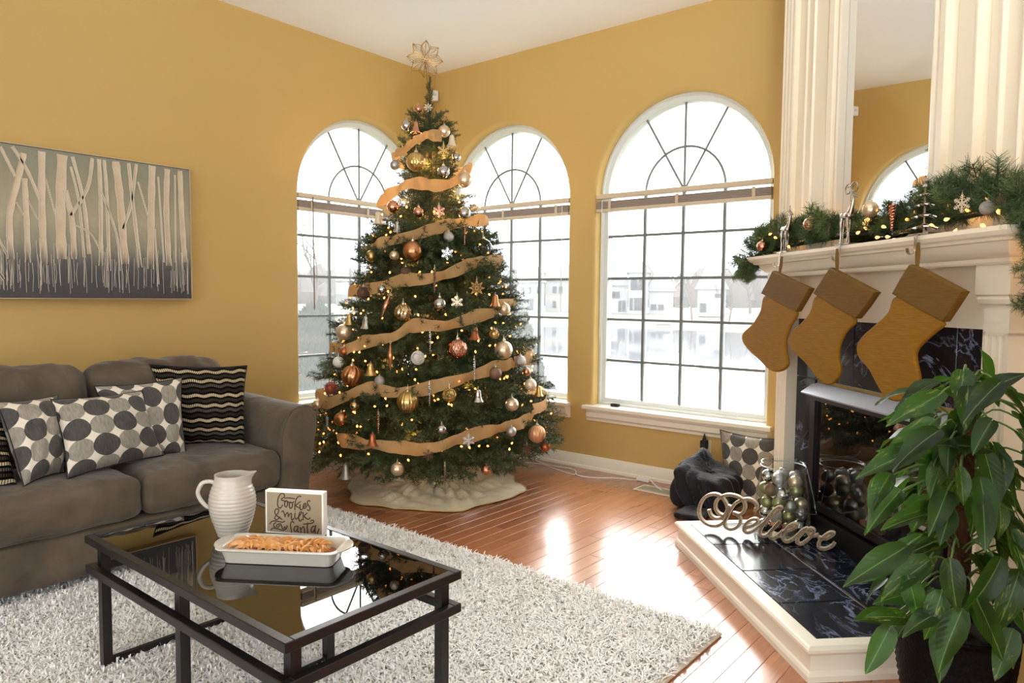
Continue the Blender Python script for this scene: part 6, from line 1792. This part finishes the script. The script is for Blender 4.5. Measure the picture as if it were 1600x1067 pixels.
def put_leaf(base, tip, nrm, v=None):
    x = tip-base; L = np.linalg.norm(x); x /= L; z = nrm-x*(nrm@x); z /= np.linalg.norm(z)+1e-9; y = np.cross(z, x)
    m = Matrix(((x[0], y[0], z[0], base[0]), (x[1], y[1], z[1], base[1]), (x[2], y[2], z[2], base[2]), (0, 0, 0, 1)))
    if v is None: v = random.randrange(6)
    place('leaf', LV[v], pot, m @ Matrix.Diagonal((L, min(L, .085+.3*L), L, 1)))
def stalk(base, z0=None):
    z0 = z0 if z0 is not None else min(max(.31, base[2]-.06), 1.05)
    a = np.array([PC[0], PC[1], z0]); m = (a+base)/2+np.array([0, 0, .05]); pet.tube(smooth_path([a, m, base], 4), .0028, 5)
pcen = np.array([*PC, .7]); fwd2 = np.array([_f[0], _f[1], 0])
HERO = [  # base px, tip px, distance in front (+) of the pole, variant
 (1466,618,1386,660,.10,0), (1452,664,1372,728,.14,4), (1436,700,1338,741,.16,0), (1462,676,1392,722,.20,1), (1388,745,1352,800,.16,1), (1402,772,1352,826,.18,3), (1462,800,1378,818,.10,3), (1410,858,1318,912,.20,0),
 (1452,850,1345,895,.15,2), (1446,880,1376,932,.22,3), (1470,845,1400,848,.12,4), (1428,925,1366,940,.2,0), (1412,965,1362,958,.22,4), (1388,985,1354,1054,.24,0), (1395,962,1332,968,.18,5), (1460,960,1410,985,.26,1),
 (1546,590,1534,545,.02,5), (1545,612,1600,570,.14,2), (1560,600,1505,650,.16,1), (1600,640,1560,600,.1,0), (1520,640,1470,600,.04,3), (1548,660,1518,706,.2,3), (1480,730,1398,690,.06,2), (1500,735,1510,790,.2,1),
 (1540,700,1470,690,.12,0), (1470,930,1448,1000,.26,2), (1500,960,1462,1048,.30,1), (1530,945,1575,1035,.28,0), (1560,880,1520,970,.26,2), (1590,900,1560,1000,.24,4), (1485,880,1495,960,.28,1), (1580,990,1555,1064,.26,0), (1420,905,1440,975,.24,4)]
for bx0, by0, tx, ty, dd, v in HERO:
    p0 = pcen-fwd2*dd; b = hitp(bx0, by0, p0, fwd2); t = hitp(tx, ty, p0-fwd2*.03, fwd2)
    put_leaf(b, t, np.array([-_f[0]*.55, -_f[1]*.55, .75])+_r*random.uniform(-.5, .2), v); stalk(b)
rl = random.Random(21)
for k in range(135):
    z = .36+.74*rl.random()**.9; a = rl.uniform(0, 2*PI); R_ = float(np.interp(z, [.3, .5, .8, 1.0, 1.15], [.27, .27, .22, .16, .08]))*rl.uniform(.25, 1.0)
    o = np.array([math.cos(a), math.sin(a), 0]); b = np.array([*PC, z])+o*R_
    lat = (b-np.array([*PC, 0]))@_r
    if lat < -.20: b += _r*.08
    L = rl.uniform(.085, .15); d = o*rl.uniform(.3, .9)+np.array([0, 0, rl.uniform(-1.0, -.1)])+_r*rl.uniform(-.2, .2); d /= np.linalg.norm(d)
    if b[2]+d[2]*L < .05: continue
    put_leaf(b, b+d*L, o*.7+np.array([0, 0, .7])-fwd2*.25)
    if k % 2: stalk(b)
pet.build('leaf_stalks', petm, pot, kind='stuff')
